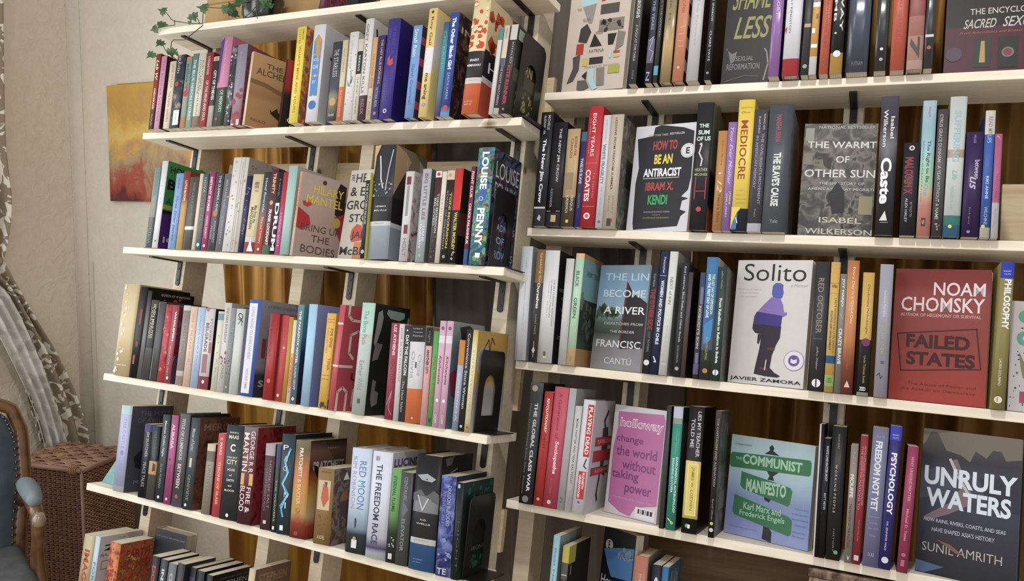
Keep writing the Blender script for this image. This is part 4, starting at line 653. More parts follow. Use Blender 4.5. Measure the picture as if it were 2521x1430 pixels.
L3 = [
 ('J', 160, 322, 270, 78, 'Gf0 cbb68c,1 bfa97e', 'b59c6c', 'thick worn cream volume with blank spine', [('#s', .02, .98, .1, .5, 20, .07, 'd8ccb4'), ('#r', .88, .885, .2, .8, 'e0d8c8')], [], {'hb': 1}),  # pale flecks on the left half paint the spine's shine
 ('J', 324, 402, 450, 108, '1a1719', '151213', 'tall black hardcover with red marks', [('#r', .25, .42, .5, .75, '7c1c28'), ('#r', .6, .66, .4, .7, '6c1c30'), ('#r', .75, .85, .3, .55, '8c2038')], [], {'hb': 1, 'd': .135}),
 ('J', 404, 448, 530, 150, 'Gg0 2c292a,.5 6c6a6e,1 5c5a5c', '120f10', 'black hardcover with silver hinge and red crown print', [], [('-QUEEN OF SHADOWS', .02, .05, .2, .9, '9a9490'), ('#s', .06, .14, .3, .8, 4, .05, 'b02c2c'), ('#r', .5, .75, .02, .12, '8c2030')], {'hb': 1, 'd': .13}),
 ('J', 450, 530, 575, 245, 'B0 4a4744,.1 1e1c1c,.6 4c4a48', '131112', 'black hardcover with cream condensed lettering', [('SEVEN MINUTES', .05, .48, .62, .3, 'b8b098'), ('LAURA ATHENS', .1, .48, .35, .25, 'a8a08a')], [], {'hb': 1, 'd': .125}),
 ('J', 534, 606, 650, 262, '4c4b4e', '3c3a3c', 'plain dark grey hardcover with shiny edge', [('#r', .02, .98, .1, .2, '77777c')], [], {'hb': 1, 'd': .125}),  # paler grey strip paints a shine along the spine edge
 ('J', 612, 682, 715, 290, 'Na8303a,b83c44,7c2830', '6c2430', 'red flower print paperback', [('#s', .05, .95, .1, .9, 14, .16, 'c84c48')]),
 ('J', 684, 748, 770, 297, '984850', 'N3c4468,6c2430,5c7098', 'dusty red paperback with white capitals', [('*WHALEFISH', .08, .46, .6, .32, 'e0d0d4'), ('_WHARTON GREY', .52, .9, .4, .3, 'c8a0a8'), ('#o', .93, .5, .18, 'e0c8cc')], [('#r', .05, .15, .1, .9, '343c68'), ('#r', .3, .45, .2, .9, '6884b4'), ('#r', .5, .65, 0, .9, '6c1c28')]),
 ('J', 800, 874, 900, 302, 'B0 c8c4c0,.06 8c8078,.82 cfc8c0,.88 a89490', '6a5f5a', 'taupe paperback with pale foot', [('_THE GREAT EXPERIMENT', .12, .78, .5, .3, '6c625c'), ('#o', .92, .5, .12, 'a04c4c')]),
 ('J', 878, 950, 960, 312, 'd6b9a0', '9a6c50', 'peach paperback with faint lines', [('_ANNE OF THE ISLAND HOUSE', .08, .7, .5, .3, 'b8846c'), ('#r', .72, .725, .1, .9, '7c98b8')]),
 ('J', 954, 1032, 1065, 322, 'Gh0 a4bcd8,.5 b4c4dc,1 9cb4d8', '5c6c94', 'ice blue paperback', [('_VIRGINIA WOOLF DIARIES', .1, .8, .5, .25, '7c94b4')]),
 ('J', 1036, 1138, 1125, 335, 'B0 c9c3c4,.55 c9c3c4,.84 9c4c54', '1c191a', 'white paperback with red squares and black lettering', [('BELGRADE', .18, .54, .38, .3, '33302f'), ('STORIES', .12, .4, .72, .2, '9a7c7c'), ('#r', .57, .8, .2, .68, '8c5c62'), ('#r', .42, .55, .7, .95, '9c4c54'), ('#o', .01, .25, .14, 'b04c54'), ('#o', .91, .5, .13, 'e4d0d0')]),
 ('J', 1168, 1228, 1245, 362, 'B0 c9c5b4,.03 7c98a0,.11 cfcab8', 'b0ac9c', 'slim ivory paperback with teal tab', [('_M. LARK', .3, .9, .5, .25, '9c9888')]),
 ('J', 1230, 1300, 1325, 275, 'c6c3c0', '8e8e90', 'pale grey paperback with dark title', [('THE PARIS BOOKSHOP', .05, .45, .5, .36, '6c6a6a'), ('#s', .5, .7, .1, .9, 8, .14, '7c3c4c'), ('_CHILD', .7, .85, .6, .3, '555')], [('#o', .1, .35, .12, '5c6468')]),
 ('J', 1302, 1350, 1388, 330, '8c8e8f', '6c6e70', 'grey paperback with teal capitals', [('TALLY MOON STATION', .15, .6, .5, .5, '4c7c80'), ('#s', .6, .8, .1, .9, 6, .15, '444'), ('#o', .93, .5, .2, 'b0a838')]),
 ('J', 1354, 1446, 1438, 335, 'c0c7c1', '9da2b4', 'mint white paperback with handwritten flourish', [('/Of', .05, .16, .55, .55, '1c1c1e'), ('#l', [(.35, .18), (.7, .12), (.75, .2)], .05, '1c1c1e')]),
 ('J', 1475, 1600, 1590, 240, '3e61b4', 'G0 8b8a94,.7 8b8a94,.78 3a3a42,1 34343c', 'tall royal blue paperback with white spine panel', [('#r', .04, .97, .06, .72, 'd0cfd8'), ('LONG ROAD TO EVERYWHERE', .08, .62, .4, .24, '9c98ac'), ('HOWARD SIMMS', .72, .93, .4, .22, 'b08c98')], [('-A PORTRAIT OF EVERYDAY', .05, .08, .15, .95, '6c5c64'), ('#r', .4, .6, .1, .2, '7c3c4c'), ('-sun', .83, .9, .1, .6, 'a8a8b0')]),
 ('J', 1706, 1808, 1815, 388, 'a6242a', '8c1c22', 'scarlet paperback with dark lettering', [('THE MAGNIFICENT', .06, .5, .25, .22, '6c1418'), ('#o', .78, .5, .18, 'b85850')], [], {'w': -.012}),
 ('J', 1818, 1902, 1895, 402, 'be4846', 'a03434', 'coral red paperback', [('_SHARP AND SWEET', .1, .6, .5, .3, 'a83838'), ('#o', .38, .7, .14, 'd8a050'), ('#o', .93, .5, .16, 'dcc0a8')]),
 ('J', 1904, 1948, 1972, 420, 'b5872a', '9c7420', 'thin ochre paperback', []),
 ('J', 1952, 1988, 2012, 452, 'B0 d6cfb8,.4 d8a060,.8 dccfc0', 'c8b89c', 'thin cream paperback with orange middle', [('*OVERHILL', .45, .9, .5, .5, 'c8643c')]),
 ('K', 45, 104, 120, 112, 'G0 6c8c90,.4 4c6470,1 6a7480', 'Gi0 3c8890,.3 3c7c84,.5 1c3450,1 1c2434', 'petrol blue paperback with white capitals', [('*THE PARADOX HOTEL', .06, .6, .5, .36, 'd0dcdc'), ('*LAUREN GROFF', .62, .86, .5, .36, 'a0b0b8'), ('#o', .95, .5, .22, 'b8c0c4')]),
 ('K', 148, 226, 225, 107, 'Gj0 a4c8e4,1 94bcdc', 'G0 7c8cc4,1 6c78b4', 'baby blue hardcover with violet cover', [], [('#p', [(.55, .1), (.62, .12), (.7, .11), (.66, .15), (.72, .19), (.63, .18), (.56, .21), (.57, .15), (.5, .13)], 'c09c70'), ('#p', [(.5, .36), (.58, .4), (.7, .38), (.62, .43), (.66, .5), (.56, .46), (.46, .5), (.5, .43)], '8c6c98'), ('#p', [(.4, .84), (.55, .84), (.6, .9), (.45, .93), (.35, .88)], 'b89c80')], {'hb': 1}),
 ('K', 310, 392, 405, 192, 'deae44', 'B0 d0a23c,.9 40362c', 'golden yellow paperback with brown title', [('#r', .06, .065, .1, .9, 'a8543c'), ('#r', .09, .095, .1, .9, 'a8543c'), ('FOR SPINE', .16, .36, .7, .3, '8c4c38'), ('TINA', .47, .6, .7, .3, '8c4c38'), ('_COLLECTED', .15, .42, .3, .2, 'a8843c'), ('#r', .65, .655, .1, .9, 'a8543c'), ('#r', .69, .695, .1, .9, 'a8543c'), ('#s', .94, .99, .05, .95, 8, .12, '30281c')]),
 ('K', 400, 455, 510, 112, 'c04e5a', 'b04450', 'red paperback with cream maze lines and gold seal', [('#r', .17, .19, .0, 1, 'd8c0b0'), ('#r', .57, .59, .0, 1, 'd8c0b0')],
  [('#l', [(.1, 0), (.1, .1), (.2, .14), (.4, .14), (.45, 0)], .05, 'd8c0b0'), ('#l', [(.3, .5), (.2, .45), (.2, .28), (.35, .24), (.95, .24)], .05, 'd8c0b0'), ('#l', [(0, .58), (.3, .58)], .05, 'd8c0b0'), ('#l', [(.05, 1), (.05, .82), (.15, .78), (.25, .82), (.25, 1)], .05, 'd8c0b0'), ('#l', [(.95, .76), (.5, .76), (.4, .8), (.4, .95), (.6, .98)], .05, 'd8c0b0'), ('#l', [(.7, 0), (.75, .12), (.95, .16)], .05, 'd8c0b0'), ('*-WE', .3, .37, .4, .7, '6c1c24'), ('*-UNI', .64, .71, .3, .75, '6c1c24'), ('#o', .5, .62, .2, '6c5c2c'), ('#p', [(.55, .47), (.62, .5), (.7, .46), (.68, .54), (.58, .55)], '2c2814')], {'yw': 12, 't': .017, 'd': .115}),
 ('K', 620, 740, 765, 97, 'B0 aed0c6,.28 b8bcac,.36 b0bcb8,1 a8b4b4', '1f2423', 'tall mint hardcover with black cut out cover', [('_The Bone Pack', .07, .38, .45, .34, '7c8c88'), ('_Esther Wild', .52, .78, .45, .34, '7c8c88'), ('#r', .86, .9, .4, .6, '3c4444')],
  [('#p', [(.1, .08), (.2, .05), (.25, .12), (.22, .22), (.1, .4), (.05, .35)], '8c8c8c'), ('#p', [(.35, .04), (.85, .05), (.85, .1), (.7, .13), (.45, .12), (.33, .08)], '7c9a90'), ('#p', [(.1, .35), (.3, .36), (.2, .5), (.05, .52)], '77706f'), ('#p', [(.12, .68), (.22, .7), (.2, .78), (.3, .8), (.3, .9), (.15, .93), (.1, .85)], '77777a'), ('#p', [(.95, .08), (1, .1), (1, .22), (.92, .2)], '7c9a90')], {'hb': 1, 'd': .135}),
 ('K', 925, 998, 952, 276, '98384a', '6c2434', 'maroon paperback with white capitals', [('*LIZ ATHENS', .02, .34, .55, .36, 'd8c8cc'), ('_ROMAN CLAY', .38, .62, .5, .5, '7c2c3c'), ('#l', [(.2, .85), (.7, .7), (.4, .88), (.8, .95)], .06, 'b898a0')]),
 ('K', 1004, 1052, 1022, 286, 'ccc8cb', 'a8a4a8', 'slender white paperback with red print', [('_JOSIE SILVER EVENINGS', .04, .6, .5, .4, '9c5c60')]),
 ('K', 1054, 1112, 1080, 302, '3b3b3d', '2c2b2e', 'black paperback with blurred white title', [('*DAY THE FALCON', .1, .52, .55, .5, 'd0d0d0'), ('The Next Salon', .58, .9, .4, .35, '9ca8a0'), ('#o', .05, .5, .12, w_)]),
 ('K', 1114, 1252, 1190, 302, 'B0 2f3033,.17 cccace,.65 d86e34', 'a8a4a4', 'white paperback with black head and orange foot', [('_-NOVELS OF', .03, .045, .2, .8, 'bbb'), ('_-Tove Jan', .065, .085, .2, .8, 'bbb'), ('_-Peterson', .1, .12, .2, .85, 'bbb'), ('_Chloe', .3, .52, .72, .22, 'a0a0a4'), ('_Olivia', .27, .55, .28, .22, 'a0a0a4'), ('#r', .38, .44, .47, .55, '222'), ('#o', .95, .5, .05, 'e8e0d8')]),
 ('K', 1256, 1314, 1320, 322, 'B0 2a2a2a,.19 d49c9a', '9c6c6c', 'pink paperback with black head and black capitals', [('*ANOTHER CITY', .23, .48, .45, .42, '3c2428'), ('_night', .04, .16, .5, .4, '888')]),
 ('K', 1317, 1364, 1385, 358, '4ca352', '2c5c34', 'green paperback with red lettering', [('*TALE OF THE CITY', .25, .84, .6, .45, '9c5c30'), ('#r', .92, .96, .3, .7, '1c3c20')]),
 ('K', 1366, 1424, 1452, 262, 'B0 cfa3ba,.14 d8d0d8,.21 cfa3ba', 'b890a8', 'light pink paperback, nearer the green one of two alike', [('#o', .07, .5, .25, '6c5c70'), ('/Kitchenette', .33, .6, .5, .4, '6c3858'), ('#o', .75, .5, .22, 'e8dce4'), ('_CHARM', .88, .96, .5, .3, 'e8dce4')]),
 ('K', 1426, 1486, 1516, 264, 'B0 cfa3ba,.14 d8d0d8,.21 cfa3ba', 'G0 8c9c98,.3 5c7478,1 5c7478', 'light pink paperback, nearer the bookend of two alike', [('#o', .07, .5, .25, '6c5c70'), ('/Kitchenette', .33, .6, .5, .4, '6c3858'), ('#o', .75, .5, .22, 'e8dce4'), ('_CHARM', .88, .96, .5, .3, 'e8dce4')], [('#p', [(.2, .05), (.5, .02), (.8, .1), (.7, .2), (.3, .2)], '2c2428'), ('#p', [(.0, .5), (.3, .4), (.5, .5), (.3, .75), (.1, .7)], '8c2c3c')]),
 ('K', 1550, 1604, 1625, 440, 'B0 c47c2c,.28 9fa8c0,.9 8c9cb8', '6c7c98', 'lilac grey paperback with orange head', [('_TAHMIMA', .35, .9, .5, .3, 'c0c8dc')]),
 ('K', 1606, 1660, 1692, 342, '292a2b', 'B0 1c1c1e,.26 3c7c94,.34 1c1c1e,.38 3c7c94,.46 1c1c1e,.5 3c7c94,.6 1c1c1e', 'black paperback with cyan squares', [('Convenience Store Woman', .04, .78, .5, .42, 'c0c4c4'), ('#o', .95, .5, .2, 'c0c4c4')]),
 ('K', 1664, 1712, 1765, 347, 'G0 c0a050,.2 ddd2a4,.9 ddd2a4,1 c8a040', 'G0 b88f30,.3 c09a3c,.45 bd9a40,.62 8e8e90,1 b8b8b8', 'cream and gold paperback held by bookend', [('_ENTREPRENEURS', .2, .8, .5, .35, 'b8a868'), ('#o', .95, .5, .18, 'a03434')], [('#o', .3, .25, .24, 'a8a49a'), ('#o', .3, .78, .2, 'a8a49a'), ('_-DEESE', .2, .26, .3, .8, '6c4c1c'), ('#l', [(.2, .2), (.35, .08), (.4, .2), (.45, .06), (.55, .12)], .02, '2c1c0c'), ('*-VAT', .88, .95, .2, .75, 'c0c0b8')]),
]
L4 = [
 ('O', 245, 328, 325, 55, 'B0 a8c0c4,.1 a6a8ca,.93 c0c0d0', '4a4c58', 'lavender spined paperback with grey horse cover', [('_THE CASTLE', .15, .5, .5, .25, '9294b8'), ('#o', .55, .5, .15, '7c80b0'), ('_LEGENDS', .65, .85, .5, .25, '9294b8')], [('-THE MISTS', .06, .12, .2, .92, '6f6a74'), ('-OF AVALON', .14, .2, .15, .95, '6f6a74'), ('#p', [(.15, .6), (.3, .52), (.5, .55), (.7, .62), (.6, .78), (.45, .82), (.35, .75), (.2, .72)], '24262e'), ('-MARION', .87, .92, .2, .9, '7c7c94')], {'d': .13}),
 ('O', 440, 500, 500, 200, 'B0 3c3470,.1 1b1c20', '141418', 'small black mass paperback with violet head', [('JIM BUTCHER', .1, .45, .5, .45, '9c9ca0'), ('PEACE TALKS', .52, .85, .5, .4, '8c8c90')], [], {'d': .1}),
 ('O', 502, 562, 565, 215, 'B0 232c2c,.48 b89868,.66 4c4c48,1 2c2c2c', 'G0 202828,.45 202828,.5 9c8058,.7 6c5c44,1 34342f', 'small dark green mass paperback with sepia picture', [('DRAGON REIGN', .08, .42, .5, .3, '4c6c60'), ('#p', [(.5, .5), (.8, .52), (.9, .6), (.5, .62)], '3c2c1c')], [('#p', [(.1, .55), (.4, .5), (.6, .58), (.4, .66)], '2c2014')], {'d': .1}),
 ('O', 574, 632, 640, 127, '343b40', '22262a', 'dark slate hardcover with small white title', [('Mexican Gothic Night', .07, .48, .5, .36, 'c8cccc'), ('_SILVIA MORENO', .56, .84, .5, .28, '8c9494'), ('#o', .94, .5, .14, w_)], [], {'hb': 1, 'd': .12}),
 ('O', 638, 694, 705, 130, '9f4676', '5c2844', 'magenta hardcover with white capitals', [('*ALIBABA', .1, .38, .5, .4, 'd8b4c8'), ('#o', .5, .4, .12, '5c1c3c'), ('_THE LIMITS', .55, .85, .5, .3, '7c3058'), ('#o', .94, .5, .14, 'e0c0d0')], [], {'hb': 1, 'd': .12}),
 ('O', 702, 782, 785, 120, 'G0 5c5a5c,.8 484649,1 5c6070', '2c2a2c', 'charcoal hardcover with pale pink capitals', [('*TITLE OF LUMINOUS', .05, .5, .5, .32, 'b8a8b0'), ('*BETWEEN', .54, .8, .5, .34, 'c4a8b4'), ('#o', .89, .5, .14, '9c4c4c')], [], {'hb': 1, 'd': .135}),
 ('O', 788, 858, 870, 152, '3a4044', 'N55362a,6c4430,3c241c', 'dark slate hardcover with brown painted cover', [('Master of Furies', .12, .36, .5, .34, 'a8b0b0'), ('#r', .44, .54, .35, .6, 'c0bca8'), ('GENEVIEVE', .62, .9, .5, .3, '7c8070'), ('#o', .95, .4, .12, w_)], [('-MERCY', .06, .14, .1, .9, '8c6c5c')], {'hb': 1, 'd': .13}),
 ('O', 936, 1000, 1000, 357, 'B0 c8b89c,.1 6c5c50,.25 8e8576', '6c2024', 'small khaki paperback', [('_LINDSTROM', .3, .85, .5, .35, '6c6658')], [], {'d': .1}),
 ('O', 1018, 1076, 1060, 270, 'c0464c', '7c2028', 'bright red paperback with gold lettering', [('*S. MAAS', .05, .26, .5, .34, 'e0b0a8'), ('*THRONE OF GLASS', .34, .85, .5, .32, 'd8a860')]),
 ('O', 1078, 1212, 1115, 200, '2a3034', '1c2024', 'thick black hardcover with cream moon and centred words', [('-SARAH J', .07, .09, .25, .75, c_), ('-MAAS', .105, .145, .22, .78, c_), ('*-C', .2, .28, .36, .64, c_), ('-CRESCENT', .335, .35, .2, .8, c_), ('-CITY', .365, .415, .22, .82, c_), ('-HOUSE', .46, .485, .3, .72, c_), ('-of', .52, .54, .42, .58, c_), ('-EARTH', .57, .595, .3, .72, c_), ('-and', .63, .65, .4, .6, c_), ('-BLOOD', .68, .7, .22, .78, c_), ('#o', .95, .5, .08, c_)], [], {'hb': 1, 'd': .135}),
 ('O', 1214, 1322, 1260, 217, 'G0 7c7078,.15 6c3038,.6 641c24,1 4c2430', 'N7a1c24,8c242c,501018', 'maroon hardcover with stacked white capitals', [('GEORGE R R', .04, .47, .75, .3, 'd8ccd0'), ('MARTIN', .06, .46, .3, .4, 'd8ccd0'), ('#r', .48, .6, .1, .95, 'c8a060'), ('FIRE &', .62, .88, .72, .3, 'd8ccd0'), ('BLOOD', .61, .87, .3, .34, 'd8ccd0')], [('#p', [(.35, .3), (.6, .4), (.5, .55), (.75, .65), (.4, .75), (.2, .68), (.4, .5)], '8c7050')], {'hb': 1, 'd': .13}),
 ('O', 1396, 1472, 1435, 350, 'B0 a89ca0,.14 4c3038,1 4a2a32', '30202c', 'dark wine paperback with white figure at its head', [('_HOUSE OF SALT', .2, .75, .65, .22, '9c8088'), ('_LEIGH BARDUGO', .3, .78, .3, .22, '8c7078'), ('#r', .89, .93, .3, .6, 'c8c0c4')], [], {'d': .11}),
 ('P', 362, 398, 402, 285, 'G0 4c4c80,.3 27342c,1 2c3a36', '1c2028', 'dark green paperback behind the slate one', [('*THE WEAVERS', .4, .88, .5, .4, '7c8c58'), ('#r', .93, .97, .3, .7, w_)]),
 ('P', 402, 512, 430, 188, '2b3941', '151b20', 'slate hardcover with cyan lightning serpent', [('-P', .11, .16, .2, .6, 'c0d0d8'), ('-A', .22, .27, .3, .6, 'a8c8d8'), ('-O', .32, .37, .3, .6, 'a8c8d8'), ('#l', [(.75, .15), (.4, .28), (.7, .38), (.3, .5), (.8, .6), (.3, .72), (.5, .82)], .14, '3c98c4'), ('#l', [(.7, .17), (.45, .3), (.65, .4), (.35, .5), (.7, .62), (.4, .74)], .05, 'a8e0f0'), ('-N', .58, .63, .5, .8, 'a8c8d8'), ('-I', .68, .74, .6, .7, 'a8c8d8'), ('#r', .91, .96, .35, .6, 'd8e0e4')], [], {'hb': 1, 'd': .135}),
 ('P', 516, 640, 560, 240, 'Gk0 7c7454,.1 6c5c40,.35 b86c30,.6 c89444,.75 c8a468,.85 a8482c,1 7c2420', 'G0 2c2018,.12 6c5040,.3 50301c,.45 b0642c,.6 c8a850,.78 c8b080,.88 a8442c,1 7c2420', 'sunset coloured hardcover by two authors', [('*PRATCHETT', .08, .38, .48, .26, 'e0d0b8'), ('* & BAXTER', .4, .66, .48, .26, 'e0b080'), ('_LONG MARS', .7, .84, .5, .3, 'b0482c'), ('#r', .93, .97, .35, .6, '7c3c2c')], [('-TERRY', .08, .1, .45, .8, 'a89c90'), ('*-PRATCHETT', .22, .31, .1, .95, 'b8b0a8'), ('#p', [(.1, .25), (.25, .42), (.35, .3)], '1c1410')], {'hb': 1, 'd': .13}),
 ('P', 716, 850, 770, 478, '8c6c3a', 'N5c5458,8c7c6c,6c5040,4c4448', 'small bronze paperback with framed painting', [('#r', .16, .55, .1, .85, 'c0b08c'), ('#p', [(.4, .2), (.7, .25), (.8, .4), (.5, .52), (.3, .4)], 'b8562c'), ('#p', [(.45, .18), (.65, .18), (.6, .26)], '2c4c40'), ('_-ADVENTURE', .04, .06, .2, .8, '4c3c1c'), ('-A NOVEL', .88, .93, .25, .7, 'c8b898'), ('#s', .6, .85, .1, .9, 8, .06, '6c502c')], [('#p', [(.4, .05), (.5, .16), (.3, .16)], w_), ('#o', .42, .4, .16, '9c6c48'), ('#p', [(.2, .45), (.7, .42), (.9, .6), (.3, .65)], '5c4c54')], {'d': .1}),
 ('P', 985, 1150, 1052, 310, 'Gl0 c4d0e4,.55 b8cce0,.76 8ca4b8,.82 34444c,1 2a343a', 'G0 b4c0dc,.55 a0b4cc,.8 8ca4b4,.84 202c34,1 182028', 'white to slate hardcover with thin blue title', [('_RED MOON', .12, .58, .62, .34, '5c7ca8'), ('_KIM ROBINSON', .08, .58, .22, .22, 'b89cb8'), ('#p', [(.4, .68), (.46, .66), (.5, .7), (.48, .76), (.42, .76)], '2c3c4c'), ('#r', .87, .95, .32, .58, 'd8d8dc'), ('#o', .86, .45, .08, 'b89050')], [('_-RN', .12, .38, .2, .9, '7c8cb0'), ('-TH', .86, .9, .2, .9, 'b8c0c8')], {'hb': 1, 'd': .14}),
 ('P', 1152, 1318, 1215, 335, 'Gm0 d4d6e4,.8 c8cce0,.9 5c4c8c,.94 c8ccdc,1 b8c8dc', 'Gn0 b8b8cc,.6 a4a8c4,.86 9c98bc,.92 5c4c84,1 b8c4d8', 'white hardcover with heavy navy title', [('THE FREEDOM RACE', .12, .87, .42, .3, '2c3450'), ('_i', .04, .09, .3, .2, '8c90a8')], [('*-LUCINDA', .06, .14, .05, .98, '4a4468'), ('*-R', .2, .29, .05, .22, '4a4468'), ('*-F', .32, .4, .05, .2, '4a4468'), ('_-OY', .17, .2, .3, .7, '7c789c')], {'hb': 1, 'd': .135}),
 ('P', 1322, 1400, 1385, 485, 'Go0 6ca45a,.5 5c8c4c,.68 2c3c2c,1 26282a', '5c8c50', 'green topped black paperback', [('ETERNAL FLAME', .08, .46, .4, .34, '2c4c24'), ('#s', .72, .85, .2, .8, 10, .1, 'a0a0a0'), ('#r', .9, .96, .25, .65, 'c8c8c8')], [], {'d': .11}),
 ('P', 1402, 1500, 1480, 518, '484b4e', '34363a', 'dark grey paperback with soft grey title', [('CENTAURI', .05, .3, .45, .3, '8c9094'), ('*ELEVATOR', .5, .85, .45, .3, '7c8084'), ('#p', [(.3, .3), (.8, .4), (.3, .5)], '66696e')], [], {'d': .11}),
 ('P', 1514, 1724, 1580, 363, 'B0 1a1b1d,.35 77797c,.5 26282b,.72 d4d4d6,.77 2e5c96', 'Gp0 161718,.3 121314,.34 5c5e60,.48 18191a,1 1c3c68', 'thick hardcover with moonscape, black band and blue foot', [('#p', [(.1, .18), (.5, .16), (.85, .2), (.7, .23), (.3, .22)], '9ca4a8'), ('#p', [(0, .34), (.3, .3), (.5, .36), (.8, .3), (1, .33), (1, .4), (0, .4)], '5c5e60'), ('#l', [(.2, .36), (.4, .48), (.6, .38)], .06, 'b8b8ba'), ('-H.G.', .555, .57, .35, .6, 'd0d0d4'), ('-WELLS', .59, .605, .2, .75, 'd0d0d4'), ('_-LIBRARY', .735, .745, .15, .75, '8c9098'), ('_-A Novel', .9, .91, .2, .55, 'a0b8d8'), ('_-of Time', .925, .935, .2, .5, 'a0b8d8')], [('#p', [(.1, .02), (.4, .0), (.3, .08), (.15, .09)], '4c4c4e'), ('#l', [(.3, .15), (.5, .12)], .03, '6c6c6e')], {'hb': 1, 'd': .14}),
 ('P', 1740, 1866, 1810, 545, 'Nq3a4a96,2c3470,5c6cb0,7c88c8', '22263c', 'deep blue paperback with silver foot letters', [('DRAGON BLOODED', .1, .5, .6, .25, '9ca4cc'), ('_ANNE CAFFREY', .15, .6, .3, .2, '7c84b8'), ('-TE', .92, .98, .1, .7, 'c8c8d8'), ('#s', .6, .85, .1, .9, 8, .12, '7c8cc8')], [], {'d': .12}),
 ('P', 1870, 1930, 1915, 600, '15201f', 'Gr0 1c3c38,.2 1a2a28,.5 141819,.8 161c1b,1 15302a', 'black and green book held by bookend', [('#r', .02, .06, .2, .5, 'b8c0c0'), ('_NIGHT', .4, .9, .6, .3, '2c5c50')], [('#s', .02, .2, .1, .9, 12, .06, '1c5c50'), ('#s', .8, .98, .1, .9, 14, .05, '1c5040'), ('_-THRONE', .7, .74, .2, .8, '5c6c68')], {'d': .13}),
]
